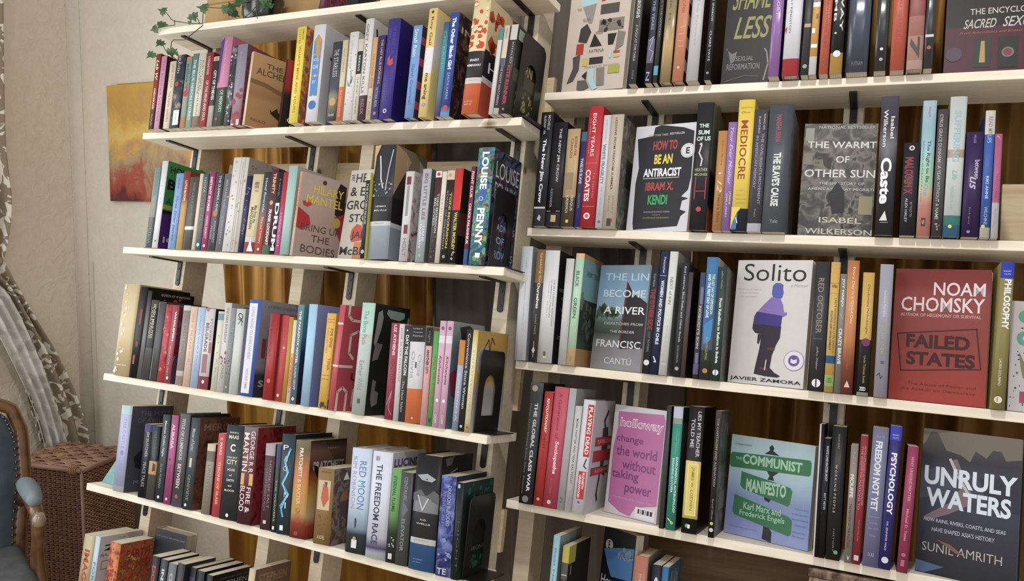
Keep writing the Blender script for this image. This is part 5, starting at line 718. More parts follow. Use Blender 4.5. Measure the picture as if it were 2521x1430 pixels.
R0 = [
 ('F', 'C', 5, 672, 150, 20, 'c2b4a8', 'a89c92', 'beige face-out cover of scattered photo tiles', [
   ('#r', .12, .21, .18, .44, '9fc4c8'), ('#r', .02, .19, .52, .58, 'a02c24'), ('#r', .03, .18, .61, .68, '6c645c'), ('#r', 0, .17, .74, .79, 'd0b040'), ('#o', .08, .92, .07, '9c9084'), ('#o', .08, .92, .055, 'c2b4a8'), ('#o', .08, .92, .035, '2c2826'),
   ('#p', [(.22, .22), (.44, .2), (.4, .38), (.34, .38)], '8c8680'), ('#r', .22, .31, .52, .82, '4c4844'), ('#r', .36, .47, .52, .92, '7c7468'), ('#s', .36, .47, .54, .9, 12, .03, '2c2826'),
   ('#p', [(.22, .42), (.32, .38), (.4, .46), (.34, .56), (.2, .54)], '3a3632'), ('#r', .56, .66, .18, .3, 'a82c28'), ('#p', [(.46, .48), (.6, .6), (.4, .6)], '24201e'), ('#p', [(.68, .5), (.82, .5), (.78, .6), (.7, .6)], '24201e'), ('#p', [(.84, .48), (.96, .5), (.94, .62), (.82, .66)], '7c746c'),
   ('_-KATRINA', .625, .655, .4, .64, '5c5650'), ('#r', .7, .76, .42, .64, '322c2a'), ('#r', .7, .77, .3, .39, 'c8ac40'), ('#p', [(.14, .68), (.26, .66), (.26, .8), (.18, .9), (.08, .92), (.16, .78)], '4c4642'), ('#r', .66, .68, .8, .9, 'a83c34'), ('#r', .7, .72, .8, .9, 'c8ac40'), ('#r', .66, .72, .73, .77, '9fc4c8'),
   ('#r', .79, .86, .74, .92, '9ca038'), ('#p', [(.32, .86), (.4, .82), (.4, .9)], '24201e'), ('#p', [(.42, .8), (.52, .8), (.52, .9), (.6, .98), (.52, 1), (.44, .92)], '9fc4c8'), ('#p', [(.55, .8), (.68, .8), (.7, .96), (.58, .96)], '7c746c'), ('#p', [(.26, .9), (.4, .9), (.46, .97), (.34, 1), (.26, .98)], '5c5650'),
   ('-THE', .23, .25, .13, .2, '7c746c'), ('-YELLOW', .33, .36, .24, .36, '7c746c'), ('-HOUSE', .46, .49, .48, .6, '7c746c'), ('_-SARAH M BROOM', .775, .79, .35, .9, '8c847c')], {'wl': .012, 'wr': -.004, 't': .018, 'tilt': .02, 'h': .232}),
 ('C', 720, 805, 765, 2, '3b3b3d', '0f0f10', 'charcoal paperback with bold white surname', [('*AUGUSTEN BURROUGHS', .0, .42, .5, .46, 'b8b8bc'), ('A WOLF AT THE TABLE', .48, .8, .5, .28, 'a0a0a4'), ('_PICADOR', .88, .96, .5, .2, '8c8c90')], [], {'h': .228}),
 ('C', 895, 970, 880, 2, 'B0 b8c0d0,.22 2c2f3a,.6 6c6880,.82 2c2e38', '1c1d22', 'navy paperback with lilac waves', [('HOUSE', .06, .2, .5, .5, '3c4060'), ('*THE YEARS', .25, .52, .45, .4, '7c80a0'), ('#l', [(.2, .62), (.8, .58), (.3, .7), (.9, .72), (.6, .8)], .12, '9c94b4'), ('N', .9, .98, .4, .5, '8c94c0')], [], {'h': .22}),
 ('C', 983, 1030, 985, 2, 'B0 34332e,.85 6cb0d0,.93 34332e', '2c2c2c', 'slim dark paperback with sky blue patch', [('_ACROSS THE WATER', .1, .6, .6, .3, '8c8878')], [], {'h': .224}),
 ('C', 1058, 1172, 1060, 2, 'Gt0 77694c,.5 8c7a54,.7 c0a064,1 85734e+', '4c4434', 'wide gold foil hardcover', [('_FRANK M.', .12, .5, .45, .2, '5c4e34')], [], {'hb': 1, 'h': .235}),
 ('C', 1190, 1308, 1205, 2, 'be7857', 'B0 c8c0b8,.1 3c3430,.2 c8c0b8,.3 3c3430,.4 c8c0b8,.5 3c3430,.6 c8c0b8,.7 3c3430,.8 c8c0b8,.9 3c3430', 'salmon hardcover with striped edge', [('_BERNICE COOPER', .0, .4, .5, .28, '8c5c48'), ('#r', .52, .524, .3, .8, 'd8b8a0'), ('#r', .58, .584, .3, .8, 'd8b8a0'), ('#r', .64, .644, .3, .8, 'd8b8a0'), ('#r', .69, .694, .3, .8, 'd8b8a0'), ('#o', .88, .5, .14, 'b0a888')], [], {'hb': 1, 'h': .222}),
 ('C', 1340, 1468, 1385, 2, 'b8b6b9', '3a2628', 'white glossy paperback with faint title', [('_The Farewell', .3, .7, .5, .24, 'a4a2a6')], [], {'h': .23}),
 ('C', 1530, 1602, 1590, 2, '1b1b1c', '121213', 'black paperback with white hand lettering', [('Postcolonial', .1, .32, .5, .3, 'b8b8b8'), ('SPARROW', .34, .5, .5, .26, 'b8b8b8'), ('CLAIRE VAYE', .58, .84, .5, .3, 'b0b0b0'), ('#o', .94, .5, .2, '88888a')], [], {'h': .226, 'd': .12}),
 ('F', 'C', 1712, 2228, 1745, 2, '1f1f22', '18181a', 'black face-out cover with gold hand lettering', [('/-SHAME', .22, .4, .12, .98, '8c8a50'), ('/-LESS', .46, .64, .2, .98, '8c8a50'), ('-A', .71, .73, .06, .09, '888'), ('-SEXUAL', .78, .82, .28, .66, '77777a'), ('-REFORMATION', .84, .89, .1, .8, '77777a'), ('#s', .02, .25, .05, .95, 20, .09, '45403c'), ('#p', [(.1, .73), (.2, .76), (.3, .74), (.26, .82), (.18, .84)], '6c6a68'), ('#l', [(.9, .98), (.97, .85), (.93, .76), (.88, .73)], .03, '8c847c'), ('#l', [(.1, .98), (.5, .94), (.8, .95)], .012, '6c6a68')], {'wl': .004, 'wr': .004, 't': .02, 'tilt': .02, 'h': .24}),
 ('C', 2215, 2332, 2250, 2, '8a5ea0+', '3c2850', 'violet glossy paperback with silver title', [('THE WORST SORT', .0, .5, .5, .3, 'c8b0d0'), ('#s', .84, .96, .2, .8, 4, .1, '5c3870')], [], {'h': .227}),
 ('D', -70, 105, -30, 2, 'B0 c8c8d0,.86 b03440', '8fb0b4', 'white hardcover with black title and red foot', [('*SPOKEN', .0, .25, .35, .28, '2c2c30'), ('_LILY KINGSTON', .35, .65, .32, .12, '55555a'), ('#p', [(.7, 0), (1, .02), (.8, .05)], 'b0303c'), ('#p', [(.0, .62), (.15, .6), (.08, .66)], 'b0303c')], [('#p', [(.2, .2), (.6, .15), (.9, .3), (.4, .3)], 'a8303c'), ('#p', [(.0, .6), (.5, .58), (.9, .68), (.6, .75)], 'a8303c')], {'hb': 1, 'h': .226}),
 ('D', 130, 213, 160, 2, 'G0 3c3838,.2 7c5c50,.35 3c3839,1 363436', '2c2a2c', 'dark brown paperback with tan band', [('#r', .58, .61, .1, .9, 'a08870'), ('_RIVER', .1, .3, .5, .35, '6c6460'), ('#o', .93, .5, .3, '88868a')], [], {'h': .224}),
 ('D', 216, 296, 250, 2, 'B0 8c8488,.4 d8d8d8,.44 c08c3c,.85 d0d0d0', 'a0502c', 'white paperback with amber blocks', [('_Women Swim', .08, .4, .5, .4, '4c4448'), ('#r', .5, .54, .5, .9, '7c4c3c'), ('#r', .62, .66, .1, .5, 'd8d8d8'), ('#r', .75, .78, .1, .9, 'd8d8d8')], [], {'h': .222}),
 ('D', 325, 425, 355, 2, 'b4543c', '7c3424', 'orange red paperback with dark lowercase name', [('castle', .0, .18, .55, .4, '7c3424'), ('#o', .26, .5, .22, 'c8c0b8'), ('#o', .26, .5, .1, '3c2420'), ('Samantha Irby', .38, .8, .5, .34, '6c2c20'), ('_o', .88, .93, .5, .3, '7c3424')], [], {'h': .224}),
 ('D', 438, 572, 455, 2, 'B0 17171b,.84 b88c3c', '0d0d10', 'glossy black paperback with spaced white capitals and gold foot', [('FLY AWAY', .0, .68, .72, .26, 'c8c8cc'), ('LILY LAMB', .0, .6, .2, .22, 'c8c8cc'), ('#o', .85, .5, .3, 'c8ccd0'), ('#o', .69, .3, .1, 'b0b048')], [], {'h': .235}),
 ('D', 615, 845, 635, 2, 'Gu0 3a4256,.5 3c465c,1 333a4c+', '14161c', 'very thick blue grey glossy paperback', [('#r', .0, .04, .3, .85, '2c3050'), ('_-PUTNAM', .92, .95, .25, .75, '5c6070'), ('#s', .05, .12, .2, .9, 10, .05, '6c6468')], [], {'h': .238}),
 ('D', 912, 1042, 915, 2, '24242a+', '131318', 'glossy black paperback with broken white letters', [('SHARKS IN THE', .0, .3, .35, .2, 'a8a494'), ('TIME OF SAVIORS', .0, .34, .7, .2, 'a8a494'), ('#o', .83, .55, .14, 'c8c8cc'), ('#o', .91, .55, .14, 'c8c8cc'), ('#o', .91, .55, .07, '24242a')], [], {'h': .228}),
 ('D', 1085, 1238, 1080, 2, 'b4503c', '5c2820', 'brick red paperback with pink dot', [('PRINCE', .0, .14, .5, .22, '7c3028'), ('#o', .23, .5, .18, 'd07c80'), ('#o', .23, .5, .08, 'b4503c'), ('ISLAND QUEEN', .3, .76, .5, .2, '8c3c30'), ('#r', .0, .02, .0, .1, 'c8c0c0')], [], {'h': .23}),
 ('D', 1260, 1432, 1270, 2, 'B0 8c2a2c,.42 8c4a48,.6 a0685e,.75 b4887c,.93 c4a498', '4c2020', 'round backed hardcover shading from red to pink', [('SLUT!', .0, .3, .6, .4, 'e0c0bc'), ('*7', .76, .92, .45, .6, '33201f')], [], {'hb': 1, 'h': .232}),
 ('D', 1442, 1540, 1475, 2, '26282c+', '6c6c2c', 'black glossy paperback with silver reflections', [('WITH SPIRIT', .0, .3, .5, .4, 'a0a4a8'), ('#r', .74, .76, .05, .95, 'b8b8bc'), ('#o', .84, .5, .24, '9c3c3c')], [], {'h': .227}),  # silver bar paints a reflection across the spine
 ('F', 'D', 1655, 3000, 1700, 2, 'B0 191817,.55 1a191b,.68 4a1c2c,1 4a1c2c', '2c1420', 'large black and wine face-out encyclopedia with serif title', [
   ('#p', [(.25, 0), (.45, 0), (.43, .35), (.3, .5), (.22, .3)], '8c7438'), ('#p', [(.1, .5), (.12, .4), (.2, .35), (.22, .25), (.26, .3), (.3, .5)], '5c5650'), ('#p', [(.4, 0), (.5, 0), (.46, .2), (.4, .3)], '77705c'),
   ('-THE ENCYCLOPEDIA OF', .565, .605, .2, .95, 'b8b0a8'), ('/-SACRED', .635, .695, .15, .42, 'b8b0a8'), ('/-SEXUALITY', .63, .695, .47, .95, 'b8b0a8'), ('_/-From Aphrodisiacs and Ecstasy to Yoni Worship', .715, .735, .12, .92, 'b06c4c'),
   ('#r', .76, .95, .25, .38, '243428'), ('#p', [(.3, .78), (.33, .78), (.34, .92), (.29, .92)], 'a88c50'), ('#r', .76, .96, .44, .6, '1f2624'), ('#o', .86, .52, .05, '6c6c68'), ('#o', .86, .52, .035, '7c3040'), ('#o', .86, .08, .07, '4c3c50'), ('#r', .76, .95, .66, .82, '5c2434')], {'wl': .02, 'wr': .02, 't': .03, 'tilt': .02, 'h': .27, 'hb': 1}),
]
R1 = [
 ('G', 38, 150, 125, 215, 'B0 25252a,.85 44444a', '141418', 'black paperback with large white serif title', [('*The New Jim Crow', .24, .8, .42, .36, 'dcdce0'), ('MICHELLE', .03, .16, .68, .2, 'c0c0c4'), ('ALEXANDER', .03, .2, .35, .18, 'c0c0c4'), ('#r', .835, .85, .05, .95, 'c0c0c4'), ('#p', [(.35, .94), (.5, .9), (.65, .92), (.6, .96)], 'b0b0b8')]),
 ('G', 156, 290, 245, 312, 'B0 1e1e22,.87 3a3a42', '121216', 'shorter black hardcover with white capitals', [('THE NEW JIM CROW', .06, .58, .55, .22, 'c0c0c4'), ('_ALEXANDER', .64, .82, .3, .14, 'a0a0a4'), ('#r', .855, .86, .05, .95, 'b0b0b0'), ('#r', .895, .96, .38, .72, 'b89c6c')], [], {'hb': 1}),
 ('G', 296, 415, 370, 370, 'B0 b89c70,.45 b09468,.7 55493a,1 4c4436', '3a1c20', 'tan paperback with portrait and dark foot', [('BOUND FOR', .08, .28, .7, .2, '8c4838'), ('CANAAN', .1, .3, .4, .2, '8c4838'), ('#r', .45, .62, .15, .7, '8c7c60'), ('FERGUS', .68, .84, .75, .2, 'c8c0b0'), ('BORDEWICH', .68, .86, .4, .2, 'c8c0b0'), ('#r', .93, .96, .4, .6, 'd0c060')]),
 ('G', 424, 478, 505, 395, 'B0 3c6a84,.1 34305a,.3 34345c,.8 3c3478', '2a2450', 'indigo paperback with blue head', [('*TWELVE SLAVE', .28, .55, .45, .5, 'b8b8d0'), ('_SOLOMON', .65, .8, .5, .4, '7c7cac')]),
 ('G', 474, 612, 565, 163, 'b4242e', '8c1820', 'bright red hardcover with white serif lettering', [('EIGHT YEARS', .06, .42, .45, .24, 'e4ccd0'), ('_WE WERE IN POWER', .1, .4, .2, .1, 'c88088'), ('*COATES', .53, .79, .32, .34, 'e4ccd0'), ('_TA NEHISI', .55, .76, .72, .12, 'c88088'), ('#r', .475, .478, .1, .9, 'd08c90'), ('#r', .83, .833, .1, .9, 'd08c90'), ('#o', .91, .45, .22, 'dccccc'), ('#o', .91, .45, .12, 'b0545c')], [], {'hb': 1}),
 ('G', 618, 684, 705, 242, 'c8c8cf', 'a0a0a8', 'white paperback with grey condensed title', [('*WHITE FRAGILITY', .26, .62, .42, .46, '6c7484'), ('_ROBIN DIANGELO', .04, .24, .5, .25, 'a8a8b4'), ('_HARD TO TALK ABOUT RACISM', .64, .9, .5, .25, '9c9cac'), ('#o', .95, .5, .2, '5c6068')]),
 ('G', 686, 808, 775, 237, 'b9ad99', 'N8c887c,4c4a46,6c6860', 'beige paperback with grey photo cover', [('LESSONS FROM FREEDOM SUMMER', .03, .67, .45, .17, '4c463c'), ('_EMERY', .72, .88, .65, .12, '7c7464'), ('_REAVES', .72, .86, .35, .12, '7c7464'), ('#r', .92, .985, .3, .62, '34302c'), ('#r', .925, .95, .6, .72, 'a82c2c')], [('#r', .35, .6, .3, .9, '2a2a2a'), ('#r', .66, .8, .0, .6, '5c5c58')]),
 ('F', 'G', 905, 1492, 990, 345, 'c9cbd3', 'b4b6c0', 'white face-out cover with black brush block and coloured capitals', [
   ('#p', [(.04, .12), (.3, .1), (.32, .02), (.42, .0), (.8, .04), (.97, .08), (.99, .5), (.96, .62), (.86, .68), (.98, .7), (.88, .72), (.86, .8), (.96, .82), (.88, .86), (.84, .95), (.12, .98), (.1, .92), (.08, .55), (.11, .4), (.06, .2)], '26262b'),
   ('-NEW YORK TIMES', .085, .105, .22, .55, 'a8a850'), ('-BESTSELLER', .08, .1, .58, .82, 'c0c0c4'), ('*-HOW TO', .15, .24, .32, .72, 'b03c40'), ('*-BE AN', .28, .37, .36, .66, 'dcc83c'), ('*-ANTIRACIST', .41, .49, .2, .82, 'e4e4e8'), ('#r', .5, .505, .2, .8, 'd0d0d4'), ('*-IBRAM X.', .54, .62, .26, .72, 'b03c40'), ('*-KENDI', .66, .75, .32, .64, '2ca05c'), ('_-NATIONAL BOOK AWARD WINNING', .81, .825, .27, .7, 'a8a8ac'), ('_-AUTHOR OF', .84, .85, .42, .55, 'a8a8ac'), ('_-STAMPED FROM THE BEGINNING', .865, .88, .27, .7, '9c9c40'), ('#o', .26, .9, .115, 'd0d0d4'), ('#o', .26, .9, .1, '9a9aa0'), ('#o', .26, .9, .093, 'd0d0d4'), ('*-E', .23, .29, .87, .93, '333338')], {'wl': .022, 'wr': .0, 't': .018, 'tilt': .03}),
 ('G', 1490, 1645, 1580, 130, '25262b', 'G0 5c6454,.5 77785c,.55 1c1c1e,.8 1c1c1e,.85 a8542c,1 a8542c', 'tall black hardcover with red swing and mint words', [('*-THE', .17, .2, .2, .78, 'b8d4c8'), ('*-SUM', .22, .255, .16, .84, 'b8d4c8'), ('*-OF US', .27, .305, .1, .92, 'b8d4c8'), ('#o', .33, .38, .08, 'd8b0b8'), ('#l', [(.42, .34), (.3, .4), (.5, .45), (.45, .5)], .08, 'c8c8c8'), ('-HEATHER', .52, .545, .12, .88, 'a8b078'), ('-MCGHEE', .56, .58, .12, .88, 'a8b078'), ('#l', [(.22, .59), (.2, .76)], .05, 'b03048'), ('#l', [(.82, .59), (.82, .76)], .05, 'b03048'), ('#l', [(.2, .7), (.82, .7)], .05, 'b03048'), ('#o', .84, .5, .16, 'b42c48')], [('#o', .12, .4, .3, '5c5a3c')], {'hb': 1, 'd': .13}),
 ('H', 272, 358, 335, 387, 'b47e42', '8c5c2c', 'orange tan paperback with script twelve', [('_Solomon Northup', .1, .35, .55, .22, '7c5428'), ('#o', .43, .45, .12, 'd8c8b0'), ('/12', .5, .62, .5, .5, 'd8c4a4'), ('Years a Slave', .63, .92, .55, .3, '6c4824')]),
 ('H', 360, 440, 430, 306, '8c68a8', '5c4478', 'lilac paperback with script title', [('/Your Ever Mother', .05, .58, .5, .4, 'c8b0d8'), ('JASMINE', .64, .76, .7, .24, 'd0c8a0'), ('JAMILA PERRY', .66, .88, .35, .24, 'd0c8a0')]),
 ('H', 442, 592, 520, 103, 'B0 dcc03e,.83 24303c', 'c4a834', 'yellow hardcover with tall dark red title', [('MEDIOCRE', .16, .61, .45, .44, '8c3424'), ('_-Ijeoma', .055, .07, .15, .85, '8c7c34'), ('_-Oluo', .09, .105, .2, .75, '8c7c34'), ('_-the dangerous', .69, .7, .2, .85, '9c8c3c'), ('_-legacy of', .725, .735, .2, .8, '9c8c3c'), ('_-white male', .755, .765, .2, .85, '9c8c3c'), ('_-america', .785, .795, .25, .8, '9c8c3c'), ('#p', [(0, .83), (.0, .99), (.35, .99), (.4, .86), (.6, .83)], '3c6ca4'), ('#p', [(.0, .82), (.6, .82), (.35, .86), (.12, .93), (.0, .99)], 'dcc03e'), ('#l', [(.3, .9), (.4, .94)], .05, w_)], [], {'hb': 1}),
 ('H', 594, 722, 675, 190, 'B0 46434a,.93 d0d0dc', '15151a', 'charcoal paperback with white square foot', [('THE CIVIL RIGHTS MOVEMENT', .2, .78, .7, .2, '8c8aa4'), ('IN AMERICAN MEMORY', .22, .65, .32, .2, '8c8aa4'), ('_ROMANO AND', .04, .17, .75, .14, 'c0c0c4'), ('_RAIFORD', .06, .2, .4, .14, 'c0c0c4'), ('_Press', .82, .88, .5, .14, '9c9a9c')]),
 ('H', 728, 945, 830, 150, 'G0 464c55,.5 4a5059,1 525860', 'N84827a,77756e,6c6a64', 'very thick slate paperback with condensed white title', [("*THE SLAVE'S CAUSE", .38, .8, .48, .34, 'd4d8d4'), ('*MANISHA SINHA', .08, .3, .45, .24, '8c4850'), ('_-Yale', .9, .93, .33, .67, '9c9ca8')], [('_-ABOLITION', .3, .33, .2, .8, '5c5a54')], {'d': .13}),
 ('F', 'H', 1062, 1790, 1138, 315, 'N3c3c3e,55534f,77736a,2c2c2f', '3c3c3e', 'grey street photo face-out cover with white small capitals', [
   ('-NATIONAL BESTSELLER', .02, .045, .2, .97, 'a8a8a4'), ('-THE WARMT', .16, .22, .06, .995, 'd0d0d0'), ('-OF', .29, .35, .46, .64, 'd0d0d0'), ('-OTHER SUN', .41, .48, .04, .995, 'd0d0d0'), ('-THE EPIC STORY OF', .52, .545, .25, .86, 'b8b8b8'), ("-AMERICA'S GREAT MIGRATI", .57, .595, .1, .99, 'b8b8b8'), ('#r', .64, .8, .8, .98, '8c8468'), ('#r', .04, .16, .02, .14, '8c8c84'), ('#r', .27, .37, .02, .14, '77756c'), ('#p', [(.4, .62), (.5, .52), (.6, .6), (.62, .78), (.45, .8)], '22242c'), ('-ISABEL', .83, .88, .28, .85, 'b8b8a8'), ('-WILKERSON', .93, .98, .1, .995, 'b8b8a8')], {'wl': .012, 'wr': .022, 't': .03, 'tilt': .03}),
 ('I', 180, 330, 230, 65, 'G0 4c4a54,.2 3c3b43,.35 66646c,.5 33333a,1 2b2b31', '1b1b20', 'tall black hardcover with very large white serif word', [('*Caste', .45, .78, .45, .6, w_), ('Isabel', .15, .31, .7, .22, 'd8d8dc'), ('Wilkerson', .1, .37, .3, .24, 'd8d8dc'), ('#p', [(.2, .9), (.5, .83), (.65, .9)], 'd0d0d4'), ('#r', .91, .915, .25, .7, '8c8c94')], [('/-Caste', .14, .3, .1, .9, '6c6c74'), ('#o', .6, .3, .16, '34343c')], {'hb': 1, 'd': .13}),
 ('I', 385, 518, 420, 450, '25232a', '15141a', 'small black paperback with dull red capitals', [('#o', .06, .52, .18, 'c0c0c4'), ('#o', .06, .52, .09, '25232a'), ('*MALCOLM X', .16, .56, .4, .56, '8c2838'), ('_AS TOLD TO', .64, .8, .65, .14, '9c9ca0'), ('ALEX HALEY', .6, .86, .35, .16, 'b0b0b4')], [], {'d': .11}),
 ('I', 528, 642, 605, 97, 'G0 a4bcc8,.2 8cacb8,.35 8cb4c0,.5 94c0a4,.62 a0c4a0,.68 d0b89c,.78 c88878,1 c07c70', '7c9ca8', 'pastel rainbow paperback with dark title', [('The Right to Be', .3, .61, .55, .32, '34485c'), ('Out', .62, .71, .5, .3, '6ca0b8'), ('_SEXUAL ORIENTATION', .3, .75, .18, .1, '5c7c8c'), ('_Biegel', .05, .12, .5, .16, '9c4c6c'), ('#r', .87, .93, .3, .62, '4c2c2c'), ('-NEW', .885, .915, .36, .56, 'c89c90')]),
 ('I', 652, 742, 725, 170, 'G0 4a4246,.5 554e52,1 453c40', '2c2428', 'dusky brown hardcover with spaced pale capitals', [('CYRUS GRACE DUNHAM', .04, .42, .35, .32, 'a8a4a8'), ('A YEAR WITHOUT A NAME', .45, .87, .4, .34, '9cb0ac'), ('#s', .9, .97, .3, .7, 4, .12, '8c8488')], [], {'hb': 1}),
 ('I', 748, 890, 825, 66, 'B0 b8bebc,.38 a08c78,.44 bcc4c4,.85 3c8c80,.92 3c6c94', 'a0a4a0', 'tall pale hardcover with shining letters and teal foot', [('SUFFERING', .1, .47, .5, .4, '8cb4c0'), ('/Life', .53, .6, .5, .3, '7cb0b0'), ('_SOUMYA RAY', .65, .82, .4, .18, 'a4acb0'), ('#o', .93, .4, .12, 'c8c840')], [('#p', [(.1, .7), (.5, .62), (.6, .9), (.1, .95)], '1c3440')], {'hb': 1, 'd': .12}),
 ('I', 903, 1050, 950, 360, '33204f', '20142f', 'square purple paperback with thin white words', [('between', .27, .45, .72, .3, 'b8b0c8'), ('/us', .43, .55, .5, .35, 'b8b0c8'), ('_IVELISSE', .03, .11, .5, .14, '9c90b0'), ('_Rodriguez', .72, .88, .4, .14, '7c6c98'), ('#o', .95, .4, .1, '8c80a0')]),
 ('I', 1058, 1142, 1115, 180, 'B0 c8c0b4,.19 3458a4,.92 c8c4b8', '28407c', 'slim blue paperback with white head', [('READ MY', .05, .19, .55, .4, '7c80a0'), ('LIPS', .2, .26, .5, .4, 'a0b0d0'), ('*RIKI ANNE', .52, .7, .5, .3, 'a8b8d8'), ('WILCHINS', .76, .9, .5, .34, '9cacd0'), ('#o', .915, .3, .2, 'c8c840')]),
 ('I', 1150, 1212, 1190, 375, 'G0 a8587f,.66 a8587f,.67 b8b4bc,1 c4c4cc', '7c3c5c', 'thin pink and white paperback beside the bare board', [('/(', .02, .06, .5, .4, 'd8a8c0'), ('_TRANS CARE', .38, .62, .5, .34, '8c4868'), ('_HIL MALATINO', .72, .9, .5, .3, 'a0a0a8')]),
]
